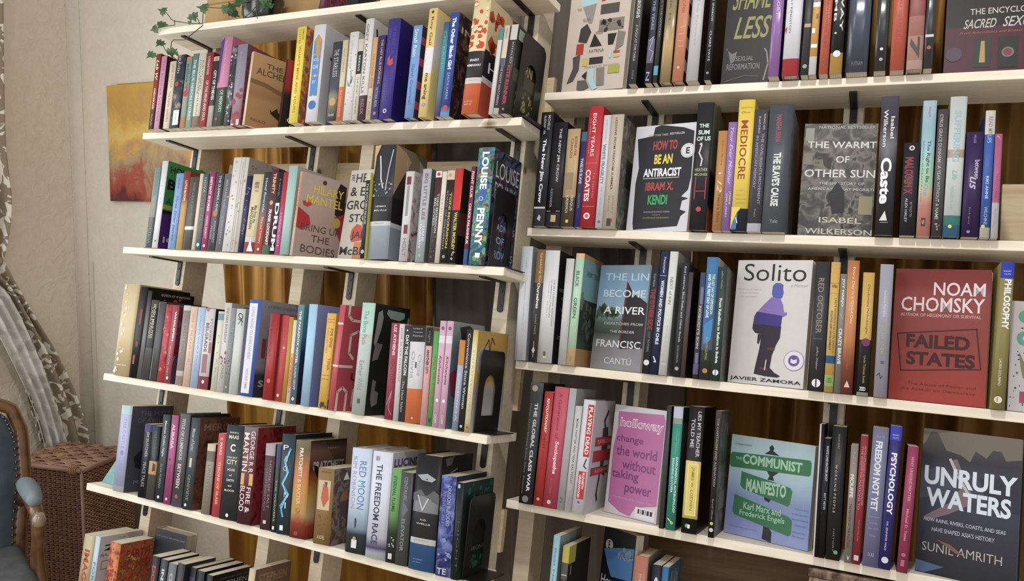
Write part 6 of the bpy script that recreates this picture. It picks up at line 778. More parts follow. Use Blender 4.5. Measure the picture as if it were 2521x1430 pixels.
R2 = [
 ('L', 24, 132, 84, 66, 'G0 c4c8d0,.5 c8ccd4,1 d0d2d8', '9094a0', 'tall white paperback nearest the left bookcase', [('_THE COMPANION TO INDIGENOUS HISTORY', .3, .75, .55, .14, 'a0aebc'), ('_HAND', .1, .2, .5, .14, 'acb8c0')]),
 ('L', 162, 242, 222, 95, 'B0 8a683a,.3 3c3a36', '8c8478', 'brown and black paperback with white title', [('Speaking for', .03, .3, .6, .34, 'c8b89c'), ('*Ourselves', .3, .53, .55, .36, 'd8d8d4'), ('_SUNNY WHITE', .58, .76, .5, .2, '9c9890'), ('#l', [(.5, .82), (.5, .96)], .06, 'b8b4ac'), ('#p', [(.3, .9), (.5, .86), (.7, .9), (.5, .93)], 'b8b4ac')]),
 ('L', 245, 388, 350, 106, 'd4d5d8', 'B0 1e2022,1 1e2022', 'broad white paperback with black cover', [('THE MULTILINGUAL ANTHOLOGY', .26, .68, .78, .09, '8c8e94'), ('OF AMERICAN LITERATURE', .26, .6, .6, .09, '8c8e94'), ('_MARC SHELL', .28, .6, .42, .08, 'a8a8b0'), ('#r', .9, .94, .38, .55, '5c5c50'), ('#r', .94, .955, .38, .62, 'c8c868')], [('-NORTON', .33, .36, .1, .6, '9c9ca0'), ('-OF', .4, .43, .2, .5, '9c9ca0'), ('-W', .5, .53, .2, .4, '9c9ca0'), ('-ZA', .75, .78, .1, .5, '77777c')], {'d': .12}),
 ('L', 448, 526, 560, 186, 'c6c6c4', 'a8a8a4', 'plain white paperback', []),
 ('L', 528, 610, 625, 133, 'B0 dcb888,.04 a8ceb0,.84 dcb888', 'B0 b08c58,.04 7ca8b0,.4 2f3a34,.78 3c4434,.84 a8804c', 'mint green paperback with cream foot and forest cover', [('BLACK', .16, .3, .42, .4, '3c5c4c'), ('and', .33, .39, .5, .3, 'e0e8dc'), ('GREEN', .4, .58, .42, .4, '3c5c4c'), ('_Kevin', .92, .96, .5, .2, '8c7050')], [('-HENRY THOREAU', .14, .19, .2, .95, '4c605c'), ('#s', .4, .8, .1, .9, 18, .08, '55604c'), ('#r', .34, .5, .02, .12, '7c7c5c')], {'d': .125}),
 ('F', 'L', 762, 1278, 875, 250, 'Gv0 6c8494,.15 7094b4,.45 8ca8bc,.55 55645c,.65 3c4840,.75 77777a,1 8c8c90', '55606c', 'face-out landscape cover with pale spaced capitals and dark wall shape', [
   ('#p', [(.58, .16), (.7, .26), (1, .36), (1, .78), (.58, .8), (.52, .76)], '241c20'), ('#p', [(.57, .16), (.6, .2), (.55, .8), (.52, .78)], '6c2c2c'), ('#s', .42, .52, .02, .5, 18, .07, '4c5c44'),
   ('-THE LIN', .08, .15, .12, .99, 'a8c0d0'), ('-BECOME', .24, .31, .12, .96, 'c0d0dc'), ('-A RIVER', .4, .47, .16, .98, 'dce0e4'), ('-DISPATCHES FROM', .55, .575, .2, .96, 'b0b4b4'), ('-THE BORDER', .625, .65, .33, .82, 'b0b4b4'), ('-FRANCISC', .72, .79, .08, .96, 'd0d4d8'), ('-CANT\u00da', .87, .945, .28, .82, 'c0c4cc')], {'wl': .05, 'wr': .012, 't': .02, 'tilt': .03}),
 ('L', 1270, 1342, 1375, 250, '2c2d33', '1c1c22', 'dark paperback with red condensed lettering', [('*THE OTHER SIDE', .22, .6, .5, .7, '8c2c2c'), ('_Saidiya', .08, .2, .5, .35, 'a0a0a4'), ('_LOST MOTHERS', .62, .8, .5, .3, '8c8c90'), ('#o', .9, .5, .38, 'd0d0d4')]),
 ('L', 1345, 1428, 1460, 112, '262f4e', '1a2038', 'navy paperback with white small capitals', [('*WOMEN AND POLITICS IN CHILE', .24, .76, .52, .38, 'd8dce8'), ('Franceschet', .05, .18, .55, .26, 'c0c4d0'), ('#r', .2, .204, .1, .9, 'b0b4c4'), ('#l', [(.3, .86), (.6, .9), (.4, .9)], .12, w_)]),
 ('L', 1432, 1512, 1545, 116, 'cdd1ca', '8c9488', 'white paperback with grey green cover', [('NEXT of KIN', .21, .43, .5, .36, '77807c'), ('_Shannon Gibney', .6, .82, .5, .2, 'b0b8b4'), ('#r', .9, .92, .2, .8, 'a8b0ac')]),
 ('L', 1568, 1642, 1680, 230, '2d2f33', '17181b', 'black paperback with small white serif title', [('Red Lanterns, Blue Radio and Other Roads', .03, .7, .5, .3, 'b8bcc0'), ('_ELISSA WASHUTA', .73, .88, .45, .24, '9c9ca0'), ('#o', .93, .5, .25, '9c9ca4')]),
 ('L', 1646, 1690, 1756, 320, '4c4040', '1b1214', 'thin brown paperback in shadow', []),
 ('L', 1764, 1816, 1815, 320, 'B0 3c4c68,.2 44444e,.86 77709c,.96 3a3436', '1f2228', 'grey paperback with small picture blocks', [("*NOBODY'S SON", .32, .72, .45, .5, 'a8a8ac'), ('#r', .14, .3, .3, .85, '6c6c90'), ('#r', .76, .86, .25, .8, '6c6890')]),
 ('M', 285, 385, 345, 153, 'B0 4478ac,.12 3c74a8,.38 3a64a0,.62 55647c,.76 3c4440,.85 34383a', 'a8a8a4', 'blue and black paperback with green and white capitals', [('*THE LAST DAY OF OPPRESSION', .14, .47, .68, .26, 'b8d8b0'), ('*AND THE FIRST DAY OF LOVE', .14, .5, .34, .26, 'dce4ec'), ('#p', [(.1, .56), (.9, .5), (.8, .68), (.2, .72)], '3c84b8'), ('_RUTHVEN GILMORE', .66, .84, .5, .2, 'a8b050'), ('#o', .93, .5, .22, 'b07c40')]),
 ('M', 388, 470, 475, 240, '2e4240', 'N74746e,66665f,5c5c58', 'dark green paperback with white serif title', [('*From Rebellion to Reform in Bolivia', .28, .85, .52, .3, 'd4dcd8'), ('_Jeffery Webber', .04, .2, .5, .22, '9cacac'), ('#o', .93, .5, .32, 'dcdcdc'), ('#r', .9, .96, .44, .52, '2e4240')]),
 ('F', 'M', 540, 1252, 655, 180, 'c9c7c5', 'b0aca8', 'white face-out cover with violet walking silhouette', [
   ('_-Solito', .03, .17, .1, .93, '26262a'), ('_/-a Memoir', .19, .215, .74, .97, 'a0a0a4'), ('_-FIERCE STORY', .235, .245, .03, .36, 'b0b4b4'), ('_-A NOVEL JOURNEY', .265, .275, .06, .33, 'b0b4b4'), ('_-AN ODYSSEY', .295, .305, .08, .3, 'b0b4b4'),
   ('#p', [(.5, .26), (.505, .21), (.54, .185), (.6, .185), (.645, .2), (.64, .225), (.655, .26), (.64, .3), (.62, .31), (.6, .32), (.52, .3), (.505, .28)], '4c58a8'),
   ('#p', [(.5, .3), (.62, .31), (.66, .36), (.68, .42), (.72, .415), (.72, .435), (.66, .46), (.66, .48), (.3, .48), (.32, .43), (.38, .38), (.44, .34)], '7c68b0'),
   ('#p', [(.32, .42), (.66, .445), (.66, .5), (.645, .56), (.42, .6), (.33, .57), (.28, .54), (.29, .46)], '382f7c'), ('#p', [(.28, .52), (.66, .53), (.655, .62), (.61, .68), (.57, .76), (.555, .86), (.62, .895), (.7, .918), (.66, .93), (.5, .928), (.35, .915), (.36, .86), (.395, .72), (.41, .6), (.32, .59), (.28, .56)], '2a2030'),
   ('#r', .7, .72, .5, .6, '5c2c2c'), ('#r', .86, .88, .42, .52, '5c2c34'), ('#p', [(.36, .6), (.42, .6), (.38, .68), (.36, .67)], '2a2030'), ('#l', [(.5, .8), (.49, .88)], .01, w_),
   ('#o', .79, .86, .13, '8c84b4'), ('#o', .79, .86, .122, 'd4d0d4'), ('#o', .79, .86, .072, '5c4c98'), ('#p', [(.82, .775), (.86, .785), (.9, .775), (.9, .805), (.86, .815), (.82, .805)], 'd4d0d4'),
   ('-JAVIER ZAMORA', .945, .98, .03, .97, '2c2c30')], {'wl': .03, 'wr': -.005, 't': .022, 'tilt': .03}),
 ('M', 1250, 1380, 1315, 193, '34353a', '1c1c20', 'charcoal paperback with large gold grey title', [('RED OCTOBER', .13, .56, .45, .4, '8c8070'), ('#r', .6, .603, .1, .75, '77777a'), ('/Jeffery Webber', .66, .84, .45, .16, '9c9c9c'), ('#o', .94, .5, .3, 'dcdce0'), ('#r', .91, .97, .44, .54, '34353a')]),
 ('M', 1386, 1468, 1455, 198, 'B0 c8a24c,.16 a88440,.165 c8a24c,.24 a88440,.245 c4a04c,.72 2f5c98,.78 c4a04c,.87 a8d070,.95 c4a04c', '8c7438', 'mustard paperback with blue band and green label', [('_LABOR MOVEMENTS IN LATIN AMERICA', .28, .7, .7, .22, '6c5828'), ('POLITICS AND DEVELOPMENT', .38, .68, .35, .22, '5c4c24'), ('-WBA', .175, .2, .2, .8, '5c4820'), ('-USED', .89, .93, .25, .75, '3c7c3c')]),
 ('M', 1474, 1532, 1540, 302, '7c7874', '4c4844', 'grey paperback with bold white name and title', [('*JOY HARJO', .04, .28, .5, .48, 'd4d0d0'), ('*CRAZY BRAVE', .46, .76, .5, .5, 'd4d0d0'), ('#l', [(.3, .34), (.7, .38)], .12, 'b0a8a0')]),
 ('N', 62, 162, 135, 73, 'G0 b06c40,.2 c4854a,.6 c07c48,.8 8c4834,1 74382e', 'G0 8c5030,.5 9c6438,1 5c2c22', 'copper orange paperback with rounded lettering', [('Every Day Is a Good Day', .05, .48, .55, .26, 'e0c8a8'), ('_Mankiller', .7, .82, .45, .24, 'a05c3c'), ('#p', [(.25, .95), (.5, .9), (.75, .95)], 'd8b8a8')]),
 ('N', 198, 295, 255, 173, 'B0 c4a04a,.55 22222a,.97 a8a8a4', '1a1410', 'yellow and black paperback with plum spot', [('_Decolonizing Methodologies', .1, .5, .55, .24, '4c3c1c'), ('#o', .57, .55, .38, '6c2c5c'), ('Linda Tuhiwai Smith', .68, .9, .55, .2, 'a08c48'), ('*-ZED', .93, .96, .2, .75, 'd0d0d0')]),
 ('N', 340, 452, 400, 104, 'G0 9c9caa,.6 8f8d9c,1 a09cac', '6c6458', 'lavender grey paperback with olive title', [('Saldana Portillo', .2, .4, .5, .2, 'c8c8d4'), ('INDIAN GIVEN', .44, .68, .45, .24, 'a8a868'), ('#r', .73, .75, .4, .65, '55555c'), ('#l', [(.15, .84), (.35, .82), (.45, .86), (.6, .84)], .05, '2c2c50')]),
 ('F', 'N', 462, 1325, 548, 140, 'G0 741c18,.12 7c2420,.2 8c3c38,.5 883830,.8 943428,1 a03428', '7c2420', 'red face-out cover with stencil stamp', [
   ('-NOAM', .1, .2, .42, .95, 'd8ccd0'), ('-CHOMSKY', .215, .325, .08, .95, 'd8ccd0'), ('-AUTHOR OF HEGEMONY OR SURVIVAL', .34, .365, .08, .92, 'c8a0a0'), ('#l', [(.06, .5), (.88, .44), (.94, .73), (.12, .78), (.06, .5)], .012, '3c1418'), ('*-FAILED', .5, .6, .16, .82, '3c1418'), ('*-STATES', .63, .73, .17, .88, '3c1418'), ('_-The Abuse of Power and', .86, .88, .2, .9, '6c2420'), ('_-the Assault on Democracy', .9, .925, .13, .9, '6c2420')], {'wl': .03, 'wr': .003, 't': .022, 'tilt': .03}),
 ('N', 1328, 1442, 1415, 84, 'B0 3440ac,.11 8a8048', '6c6438', 'olive paperback with royal blue head', [('*PHILOSOPHY', .12, .46, .6, .52, w_), ('-SHORT', .06, .07, .2, .8, 'c0c0e0'), ('-CUTS', .08, .09, .28, .75, 'c0c0e0'), ('LAURA DOLIMPIO', .66, .84, .45, .2, 'd8d4b8'), ('#o', .935, .45, .3, 'd8d4c0'), ('#r', .92, .95, .35, .42, '6c6438')], [], {'left': 'a49858'}),
 ('F', 'N', 1462, 2300, 1505, 410, 'c4bfc0', 'a8a4a4', 'speckled white face-out cover with teal and olive shapes', [('#s', .2, .98, .02, .5, 90, .01, '33333a'), ('#o', .14, .16, .08, '5ca08c'), ('#o', .34, .16, .09, '5ca08c'), ('#o', .34, .17, .04, 'c4bfc0'), ('#p', [(.1, .46), (.15, .55), (.25, .55), (.25, .7), (.15, .7), (.12, .6)], '77804c'), ('#r', .82, .92, .12, .5, 'b03c60')], {'wl': .015, 'wr': .02, 't': .02, 'tilt': .03}),
]
R3 = [
 ('Q', 138, 258, 250, 75, 'G0 55585c,.1 3a3c40,1 2c2d31', '1c1c20', 'charcoal hardcover with gold dot and white capitals', [('*THE GLOBAL CLASS WAR', .17, .9, .62, .26, 'c8ccd0'), ('_How Our Elites Lost Our Future', .18, .92, .22, .12, '8c8860'), ('#o', .05, .4, .22, 'a09884'), ('#o', .05, .4, .12, 'c89438'), ('#o', .96, .5, .24, '77787c')], [], {'hb': 1}),
 ('Q', 272, 354, 385, 165, 'b4302c', '8c2024', 'vermilion paperback with white and black capitals', [('*REVOLUTIONARY', .06, .36, .5, .3, 'e0d8d4'), ('_THEORY', .37, .5, .5, .26, '5c1c1c'), ('_EMMANUEL', .52, .7, .5, .24, '9c2420'), ('#o', .94, .5, .16, 'c0a888')]),
 ('Q', 358, 488, 470, 118, 'G0 c45468,.5 c04a5f,1 b43c54', '8c2c3c', 'rose red hardcover with white serif word', [('*Sociopaths', .45, .72, .55, .34, 'e8ccd4'), ('_A Generation of', .05, .43, .5, .22, '8c3044'), ('_Bruce Gibney', .76, .88, .45, .2, 'c06070'), ('#o', .95, .45, .14, 'c8b8a8')], [], {'hb': 1}),
 ('Q', 490, 556, 620, 135, 'a9a9ac', 'a1a0a4', 'grey hardcover with tall blank cover', [('_n', .9, .94, .5, .3, '5c5c60')], [('/-NS', .12, .28, .1, .5, '77707a'), ('_-Nonviolence', .06, .08, .35, .8, '8c8c90'), ('#o', .55, .05, .04, '8c2434')], {'hb': 1, 'd': .135}),
 ('Q', 560, 626, 680, 300, 'c6c4c7', 'a4a2a6', 'white paperback with thin black capitals', [('MORE TWITTER AND TEAR GAS TODAY', .12, .74, .5, .28, '55545c'), ('_TUFEKCI', .8, .95, .5, .24, '88868c')]),
 ('Q', 628, 738, 735, 238, 'cfd0d6', 'c3c3c9', 'white hardcover with red labels and dancer cover', [('#r', .04, .5, .45, .95, 'b8282c'), ('*PLAYING DEAD', .06, .48, .7, .34, 'e8dcdc'), ('#l', [(.75, .52), (.6, .58), (.8, .6)], .1, '44464c'), ('#r', .63, .87, .25, .85, 'b8282c'), ('*ELIZABETH', .64, .78, .68, .18, 'e8dcdc'), ('*GREENWOOD', .66, .86, .42, .2, 'e8dcdc'), ('#o', .9, .5, .1, '3c6cb0')],
  [('#l', [(.7, .1), (.55, .18), (.6, .24), (.62, .5), (.55, .72), (.5, .85), (.55, .9)], .07, '3c3a40'), ('#p', [(.5, .25), (.75, .24), (.85, .4), (.7, .6), (.85, .7), (.7, .68), (.55, .62)], '3f3d44'), ('#r', .33, .41, .18, .98, 'b0282e'), ('-PLAYING DEAD', .35, .39, .3, .98, 'd8a8ac'), ('#r', .45, .55, .14, .98, 'b0282e'), ('#r', .6, .67, .1, .95, 'b0282e'), ('-ELIZABETH', .62, .65, .3, .9, 'd8a8ac')], {'hb': 1, 'd': .125, 'w': -.02}),
 ('F', 'Q', 928, 1440, 1070, 290, 'c9c6cc', 'b0aeb4', 'white face-out cover with pink panel and outlined lettering', [
   ('#p', [(.08, .06), (.95, .04), (.99, .1), (.98, .85), (.6, .9), (.5, .99), (.3, .97), (.06, .9), (.05, .4), (.1, .2)], 'b4689c'), ('*-holloway', .11, .22, .14, .97, 'e0dce4'), ('_-holloway', .12, .21, .15, .96, 'b4689c'), ('-change', .27, .35, .1, .62, '7c3c78'), ('-the world', .37, .46, .12, .9, '7c3c78'), ('-without', .49, .58, .26, .9, '7c3c78'), ('-taking', .59, .69, .08, .6, '7c3c78'), ('-power', .72, .81, .36, .86, '7c3c78'), ('/_-The Meaning of Revolution Today', .83, .86, .15, .92, 'd8a8c8'), ('#r', .89, .99, .6, .97, 'd4d0d8'), ('#r', .905, .945, .65, .68, '222'), ('#r', .905, .945, .7, .71, '222'), ('#r', .905, .945, .73, .77, '222'), ('#r', .905, .945, .79, .8, '222'), ('#r', .905, .945, .82, .86, '222'), ('#r', .905, .945, .88, .92, '222')], {'wl': .055, 'wr': .012, 't': .02, 'tilt': .03}),
 ('R', 68, 104, 140, 60, '3a3b3f', '101113', 'thin dark paperback beside pink cover', []),
 ('R', 120, 195, 185, 65, 'B0 b4b8c8,.09 8c9088,.14 2a8a78', 'G0 0c3830,.13 0c3830,.15 55544c,.6 3a3a36,.68 0f1412,1 0f1412', 'teal paperback with sky photo at its head', [('*ENVIRONMENTAL ANTHROPOLOGY', .41, .86, .7, .24, 'c0dcd4'), ('*ENGAGING ECOTOPIA', .42, .7, .35, .24, 'c0dcd4'), ('_Lockyer Veteto', .18, .38, .5, .2, '7cc0b0'), ('#o', .94, .6, .16, 'b8b840'), ('#l', [(.2, .91), (.5, .93)], .1, w_)]),
 ('R', 243, 362, 310, 60, 'B0 1f1e20,.43 d8c460,.88 171718', '0b0b0c', 'thick black paperback with yellow author panel', [('LIES MY TEACHER', .04, .4, .72, .24, 'c8c8cc'), ('TOLD ME', .1, .33, .32, .24, 'c8c8cc'), ('#r', .455, .86, .16, .86, 'e4dc9c'), ('#r', .462, .853, .22, .8, 'd8c460'), ('JAMES W. LOEWEN', .48, .82, .5, .24, '8c7830'), ('#o', .94, .35, .13, '4ca878'), ('#r', .93, .96, .4, .55, w_)]),
 ('R', 452, 497, 525, 98, 'G0 4c4648,.15 2a282a,1 161618', 'N5c544e,3c4a40,6c5c54,77706c', 'black paperback with street photo cover', [('THE CAPITALISM AND ALIENATION', .06, .6, .5, .36, '9c9080'), ('_Bertell Ollman', .7, .86, .5, .34, '8c8c8c'), ('#o', .89, .5, .3, 'b8b848'), ('#o', .94, .5, .35, 'c8c8c8')], [('#r', .2, .5, .25, .85, '34483c'), ('#r', .65, .8, .2, .9, '77706c')]),
 ('F', 'R', 575, 1262, 645, 285, 'Gw0 9cb0b8,.2 a4c4cc,.4 9cb8c8,.6 7c90b8,.8 7c88bc,1 8c98c8', '77849c', 'pale blue face-out cover with green street signs', [
   ('#p', [(.5, .05), (.53, .08), (.52, .11), (.6, .15), (.42, .15), (.48, .11), (.47, .08)], '24282c'), ('#p', [(.45, .3), (.62, .3), (.54, .36), (.56, .4), (.48, .4), (.5, .36)], '2c3032'), ('#p', [(.46, .55), (.56, .55), (.52, .62), (.46, .6)], '2c3032'), ('#p', [(.46, .8), (.58, .82), (.54, .86), (.58, .9), (.58, 1), (.47, .98), (.48, .86)], '2c3032'),
   ('#p', [(.02, .18), (.95, .145), (.97, .17), (.97, .28), (.95, .3), (.02, .33), (.0, .3), (.0, .21)], '34704c'), ('-THE', .22, .25, .07, .15, '9cc0a8'), ('*-COMMUNIST', .18, .28, .16, .87, '9cc4a8'),
   ('#p', [(.16, .36), (.75, .44), (.78, .47), (.76, .6), (.74, .62), (.2, .53), (.16, .5)], '34704c'), ('*-MANIFESTO', .42, .55, .23, .71, '9cc4a8'),
   ('#p', [(.1, .6), (.76, .72), (.8, .75), (.8, .88), (.77, .9), (.12, .8), (.09, .77)], '34704c'), ('-Karl Marx and', .66, .73, .22, .67, '9cc4a8'), ('-Frederick Engels', .74, .81, .18, .72, '9cc4a8'), ('_-A Road Map', .62, .64, .82, .98, '55708c'), ('_-to Historys Most', .67, .69, .8, .98, '55708c'), ('_-Important Political', .72, .74, .8, .98, '55708c'), ('_-Document', .77, .79, .84, .96, '55708c'), ('_-Edited by', .84, .86, .82, .96, '55708c'), ('_-Phil Gasper', .88, .9, .82, .96, '55708c'), ('_-Indispensable', .08, .1, .06, .26, '3c4c5c'), ('_-of the people and others', .91, .925, .06, .4, '6470a0')], {'wl': .065, 'wr': .018, 't': .02, 'tilt': .03}),
 ('S', 3, 44, 68, 82, '101012', '0c0c0f', 'black paperback with white fore-edge', [('#r', 0, 1, 0, .3, 'c4c4cc')]),
 ('S', 46, 102, 100, 205, '101114', '0a0a0c', 'small black paperback with pale blue capitals', [('*WHITE LIVES MATTER MOST', .06, .36, .6, .38, 'a8acbc'), ('MATT MEYER', .46, .6, .55, .34, 'a8acbc')]),
 ('S', 108, 230, 175, 98, '1d1e1f', '0d0d0e', 'broad black paperback with spaced typewriter letters', [('_RANCIERE', .06, .17, .5, .12, '9c9c9c'), ('W O R K I N G  P E O P L E', .29, .65, .42, .16, 'b8b8b8'), ('_HISTORY', .77, .94, .5, .1, '8c8c8c'), ('#o', .94, .7, .15, '5ca078')]),
 ('S', 270, 335, 325, 263, '857c75', '1a1816', 'taupe paperback with heavy white surname', [('*MOUFFE', .25, .45, .4, .48, 'd8d4d0'), ('THE RETURN OF THE POLITICAL', .5, .88, .4, .34, '4c4640'), ('_Radical', .06, .16, .5, .3, 'b0a8a0'), ('#p', [(.3, .93), (.5, .96), (.7, .93), (.5, .98)], w_)]),
 ('S', 338, 404, 420, 183, '8c2836', 'a8a4a4', 'dark red paperback with two lines of capitals', [('REVOLUTIONARY INTERNATIONALISM', .08, .54, .72, .26, 'b8848c'), ('THE RIGHT OF NATIONS TO', .08, .58, .35, .26, 'b8848c'), ('_MARTIN AND JUNE', .66, .82, .5, .22, 'b8848c'), ('#r', .93, .97, .2, .8, 'c8b8b8')]),
 ('S', 425, 562, 515, 108, 'G0 70708c,.3 777796,1 70709c', '3c3c50', 'lilac blue paperback with heavy white title', [('*FREEDOM NOT YET', .1, .6, .45, .44, 'd8dce8'), ('_-Surin', .055, .075, .25, .75, 'a0a0bc'), ('_-Liberation', .635, .65, .15, .85, '9c9cc0'), ('_-and the', .68, .695, .25, .75, '9c9cc0'), ('_-New World', .72, .735, .2, .8, '9c9cc0'), ('_-Order', .77, .785, .3, .7, '9c9cc0'), ('-DUKE', .9, .925, .3, .7, '9c9cc0')]),
 ('S', 564, 664, 685, 98, 'B0 3a42b0,.1 2f2a70', '1c1848', 'indigo paperback with blue head and white title', [('*PSYCHOLOGY', .19, .62, .52, .5, w_), ('-SHORT', .06, .07, .2, .8, 'b8b8e0'), ('-CUTS', .08, .09, .28, .75, 'b8b8e0'), ('DR. JENNIFER WILD', .67, .87, .42, .2, 'c0c0dc'), ('#o', .935, .5, .3, 'd0d0e0')]),
 ('S', 720, 814, 845, 275, '963458', 'G0 3c1c28,1 141214', 'raspberry paperback with pink lettering', [('WHY UNIONS MATTER', .08, .44, .52, .26, 'd898b0'), ('Michael D. Yates', .5, .75, .5, .24, 'd898b0'), ('#o', .86, .5, .2, 'b0607c'), ('#r', .9, .95, .3, .65, 'b0607c')]),
 ('F', 'S', 880, 1800, 1010, 128, 'G0 54504c,.2 34343c,.35 44465c,.5 3c3e52,.7 33343f,1 23252d', '1b1b20', 'dark mountain river face-out cover with large pale capitals', [
   ('#p', [(0, 0), (1, 0), (1, .14), (.85, .16), (.8, .1), (.72, .1), (.66, .16), (.55, .12), (.5, .2), (.4, .16), (.25, .14), (.15, .02), (.08, .02), (.03, .1), (0, .12)], '6f665c'), ('#p', [(.32, .2), (.37, .19), (.44, .3), (.54, .42), (.5, .5), (.3, .58), (.1, .64), (.05, .62), (.35, .48), (.42, .38)], '7c666e'), ('#p', [(0, .3), (.2, .26), (.38, .34), (.3, .44), (0, .5)], '484a60'), ('#p', [(.6, .3), (1, .26), (1, .5), (.7, .48)], '30313c'), ('#l', [(.3, .2), (.38, .3), (.5, .42)], .03, 'b8b4bc'),
   ('*-UNRULY', .26, .39, .04, .97, 'd0dce8'), ('*-WATERS', .41, .54, .07, .92, 'd0dce8'), ('-HOW RAINS, RIVERS, COASTS, AND SEAS', .62, .65, .06, .88, 'b8bcc8'), ("-HAVE SHAPED ASIA'S HISTORY", .68, .71, .15, .78, 'b0b4c0'), ('_-SUNIL AMRITH', .79, .85, .06, .86, 'b8aca4'), ('#p', [(.2, .76), (.35, .78), (.5, .84), (.4, .83)], '7c5850'), ('#p', [(0, .92), (.3, .94), (.1, 1), (0, 1)], '4c6488')], {'wl': .028, 'wr': -.012, 't': .03, 'tilt': .03, 'hb': 1}),
]
L5 = [
 ('V', 128, 240, 0, 190, 'G0 c0b088,.4 b4a480,1 a09478', 'd8c8a0', 'cream paperback with red painted title, first of the lowest row', [('*IMAGICA', .2, .95, .5, .5, 'b85030')], [], {'top': 1, 'd': .12}),
 ('V', 245, 300, 0, 212, 'b4c8d4', 'c4c6c8', 'pale blue paperback with letter on light cover', [('FORMAC', .35, .9, .5, .4, '5c7c98')], [('*-Z', .12, .2, .1, .5, '222226'), ('-SUFFER', .24, .28, .05, .8, '6c6c70'), ('#l', [(.1, .34), (.9, .34), (.9, .45), (.1, .45), (.1, .34)], .012, '8c4c50'), ('-THE', .04, .05, .4, .6, '555')], {'top': 1, 'd': .125}),
 ('V', 405, 520, 0, 270, 'N8c3420,b86030,c88038,8c3420', 'Ny9c3420,b85428,6c4430,c89038', 'small fiery red mass paperback', [('#s', .05, .5, .1, .9, 12, .1, 'b0301c')], [('-EARTH', .1, .2, .2, .9, '7c2c1c'), ('-BURNED', .24, .34, .15, .95, '8c2c1c')], {'top': 1, 'd': .09, 'w': -.03}),
 ('F', 'V', 760, 1225, 785, 95, '3b3d43', 'c8bca0', 'large dark grey book turned face-out with thick pages', [('_-THE PLAYING THE HUMAN GAME', .07, .09, .05, .95, '8c8e94'), ('_-GRACE', .4, .42, .1, .4, '5c5c60')], {'wl': .07, 'wr': .074, 't': .033, 'tilt': .0, 'hb': 1}),
 ('V', 845, 935, 0, 420, '1e2024', '1a1b1e', 'black paperback with orange red title among pale page tops', [('*DOOR HEAT', .12, .9, .5, .45, 'c04c34')], [], {'top': 1, 'd': .086, 'w': -.022}),
 ('V', 945, 1022, 0, 458, '3c3f45', '222428', 'charcoal paperback, white capitals, second of matching group', [('*INSOMNIA', .12, .8, .5, .4, 'c8ccd0')], [], {'top': 1, 'd': .086, 'w': -.022}),
 ('V', 1028, 1115, 0, 500, '6c6c6e', '3c3c40', 'mid grey paperback, third of matching group', [('*OUTSIDER', .12, .8, .5, .4, 'b0b0b4')], [], {'top': 1, 'd': .086, 'w': -.022}),
 ('V', 1128, 1225, 0, 500, '33353d', '1c1d22', 'dark blue paperback with wine red title', [('*SLEEPING', .15, .8, .5, .4, '8c3c50')], [], {'top': 1, 'd': .086, 'w': -.022}),
 ('V', 1240, 1322, 0, 540, 'B0 3c3e44,.12 55506c,.3 33353a', '22242a', 'dark paperback with violet panel and cream letters', [('*KING', .3, .8, .5, .6, 'd8ccb0')], [], {'top': 1, 'd': .12}),
 ('V', 1330, 1412, 0, 578, '2c2e34', '1c1d20', 'dark paperback with bold white initials', [('*STEPHEN', .15, .9, .5, .5, 'd0d4d8')], [], {'top': 1, 'd': .12}),
 ('V', 1435, 1500, 0, 625, '2a2b30', '19191c', 'black paperback with name on its broad cover', [('*STEPHEN', .1, .8, .5, .4, '8c8c94')], [('_-MORE THAN SIXTY TALES', .06, .08, .2, .95, '77777c'), ('-STEPHEN', .11, .18, .15, .9, '8c8c90'), ('-KING', .22, .32, .3, .8, '8c8c90')], {'top': 1, 'd': .14}),
 ('V', 1890, 1960, 0, 560, 'c8b490', '6c5440', 'brown covered book ending the lowest row', [], [('*-STEPHEN', .06, .16, .1, .9, '8c7058')], {'top': 1, 'd': .13, 'w': .0}),
]
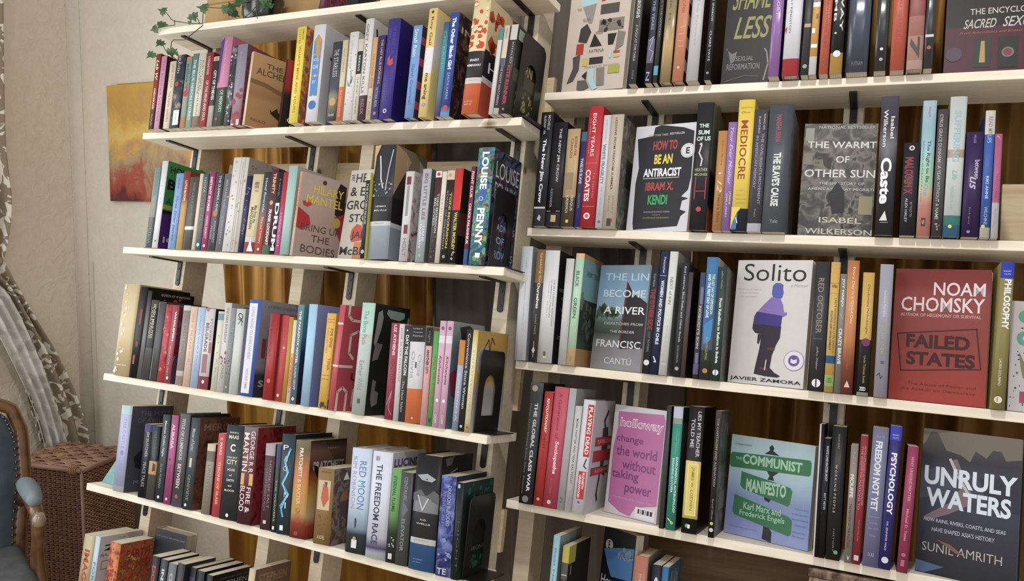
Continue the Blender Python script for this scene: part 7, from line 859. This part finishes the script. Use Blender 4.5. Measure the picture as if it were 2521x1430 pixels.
R4 = [
 ('T', 672, 748, 0, 360, 'G0 8cb8c8,.6 9cc4cc,.8 c0c8cc,1 c0c8cc', '8ca09c', 'pale blue paperback at the start of the lowest row', [('Real Native Trails', .1, .7, .5, .3, '6494ac')], [('#r', .0, .2, .75, 1, '8c7438')], {'top': 1, 'd': .13}),
 ('T', 780, 858, 0, 482, 'B0 b4a83c,.14 4c4c4a,.28 33332f', 'Gz0 1c1d20,1 15161a', 'black paperback with yellow block at its head', [('#r', .24, .25, .1, .9, 'b0b0b0'), ('*MAT', .3, .5, .5, .5, 'b0b0b0')], [('#r', 0, .15, 0, .3, 'b0a43c'), ('#l', [(.12, .17), (.12, .24)], .03, 'a8a8a8')], {'top': 1, 'd': .13}),
 ('F', 'T', 1100, 1650, 1155, 372, '0f1014', '1a1a1e', 'black face-out cover with round pale seal and blue shape', [('#o', .13, .2, .12, 'a09a90'), ('#o', .13, .2, .1, '7c766c'), ('#o', .13, .2, .093, 'a09a90'), ('*-E', .1, .16, .17, .23, '24201c'), ('#p', [(.05, .17), (.5, .13), (.98, .1), (.98, .34), (.35, .36), (.2, .28)], '3c689c'), ('#s', .13, .2, .5, .95, 20, .05, '6c7c8c'), ('-How to', .36, .44, .05, .7, 'a8a8ac'), ('-HIDE', .5, .6, .05, .7, 'a8a8ac')], {'wl': .075, 'wr': .01, 't': .02, 'tilt': .02, 'h': .245}),
 ('T', 1608, 1765, 0, 592, 'G0 b06c58,1 98503f', '6c7068', 'brick red hardcover in the lowest row', [('BEN FOUNTAIN', .14, .7, .5, .2, 'c8a088')], [], {'top': 1, 'd': .13, 'hb': 1, 'w': .005}),
 ('T', 1808, 1915, 0, 695, '22243a', '1a1c2c', 'navy paperback with white round letters', [('*Genius', .1, .7, .5, .5, 'd0d0d8')], [], {'top': 1, 'd': .12, 'w': .005}),
 ('T', 1920, 1998, 0, 720, '2f6c98', 'G0 2c5c80,1 1c3c58', 'bright blue paperback with pale name on cover', [('*ALAN', .15, .5, .5, .5, '9cc0d8')], [('-ALAN', .05, .22, .15, .75, '9ca8a8')], {'top': 1, 'd': .12, 'w': .005}),
]
# ------------------------------------------------------------ fill the shelves
for row, data in (('L1', L1), ('L2', L2), ('L3', L3), ('L4', L4), ('L5', L5), ('R0', R0), ('R1', R1), ('R2', R2), ('R3', R3), ('R4', R4)):
    rec = build_row(row, data, {'L1': -.022, 'R0': -.022, 'R1': -.018}.get(row, {'L': -.006, 'R': -.014}[row[0]]))
    sb_ = [r for r in rec if not r['face']]; lr_ = max(sb_, key=lambda r: r['x1']); fr_ = min(sb_, key=lambda r: r['x0']); last = lr_['x1'] + .001 + max(0, lr_['lean']) * .0; ll = max(0, lr_['lean']); fl = min(0, fr_['lean'])
    if row == 'L1': bookend('L', row, last + .0018, .002, .105, .165, 'black steel bookend with arched opening at the end of the top row', ll, ext=.03)
    if row == 'L2': bookend('L', row, last + .0018, -.002, .085, .155, 'black steel bookend against the jungle patterned hardcover', ll); bookend('L', row, fr_['x0'] - .004, .0, .09, .14, 'black steel bookend seen edge-on before the slim teal paperback', fr_['lean'], side=-1, ext=.02)
    if row == 'L3': bookend('L', row, last + .0018, -.006, .09, .155, 'black steel bookend showing a gold cover through its arch', ll, hb=.2)
    if row == 'L4': bookend('L', row, last + .0018, .0, .1, .15, 'black steel bookend against the black and green book', ll)
    if row == 'R4': bookend('R', row, min(r['x0'] for r in rec if not r['face']) - .0025, -.01, .06, .15, 'black steel bookend before the pale blue paperback of the lowest row', side=-1)
v = SH['L4'][0]; P = hit('L', 250, 1187, y=.03); Q = hit('L', 288, 1125, y=.03)
be = empty('bookend', U['L'] @ Matrix.Translation((P.x, .03, v + .0004)), 'pale teal wedge bookend before the lavender spined paperback', 'bookend')
MB().prism([(0, 0), (Q.x - P.x + .002, 0), (Q.x - P.x + .002, .062), (Q.x - P.x, .062)], 1, 0, .05).build('wedge', plain('6f98a0', .5, .4, name='teal_paint', h2='7fae9c', bscale=20), be)
bh_ = hit('R', 1990, 1397, y=-.002).z - SH['R4'][0] - .0005
pbx = empty('patterned_box', U['R'] @ Matrix.Translation((x_on('R', 1985, .0, -.1), -.0, SH['R4'][0] + .0004)), 'brown pebble patterned box under the edge of the fourth board', 'box')
MB().box((0, 0, 0), (.15, .1, bh_ - .014)).build('box_body', cover_mat('N3c2c24,7c6450,a08c74,4c3428'), pbx, bevel=.002); MB().box((-.002, -.002, bh_ - .014), (.152, .102, bh_)).build('lid', cover_mat('N3c2c24,6c5444,8c7864'), pbx, bevel=.002)
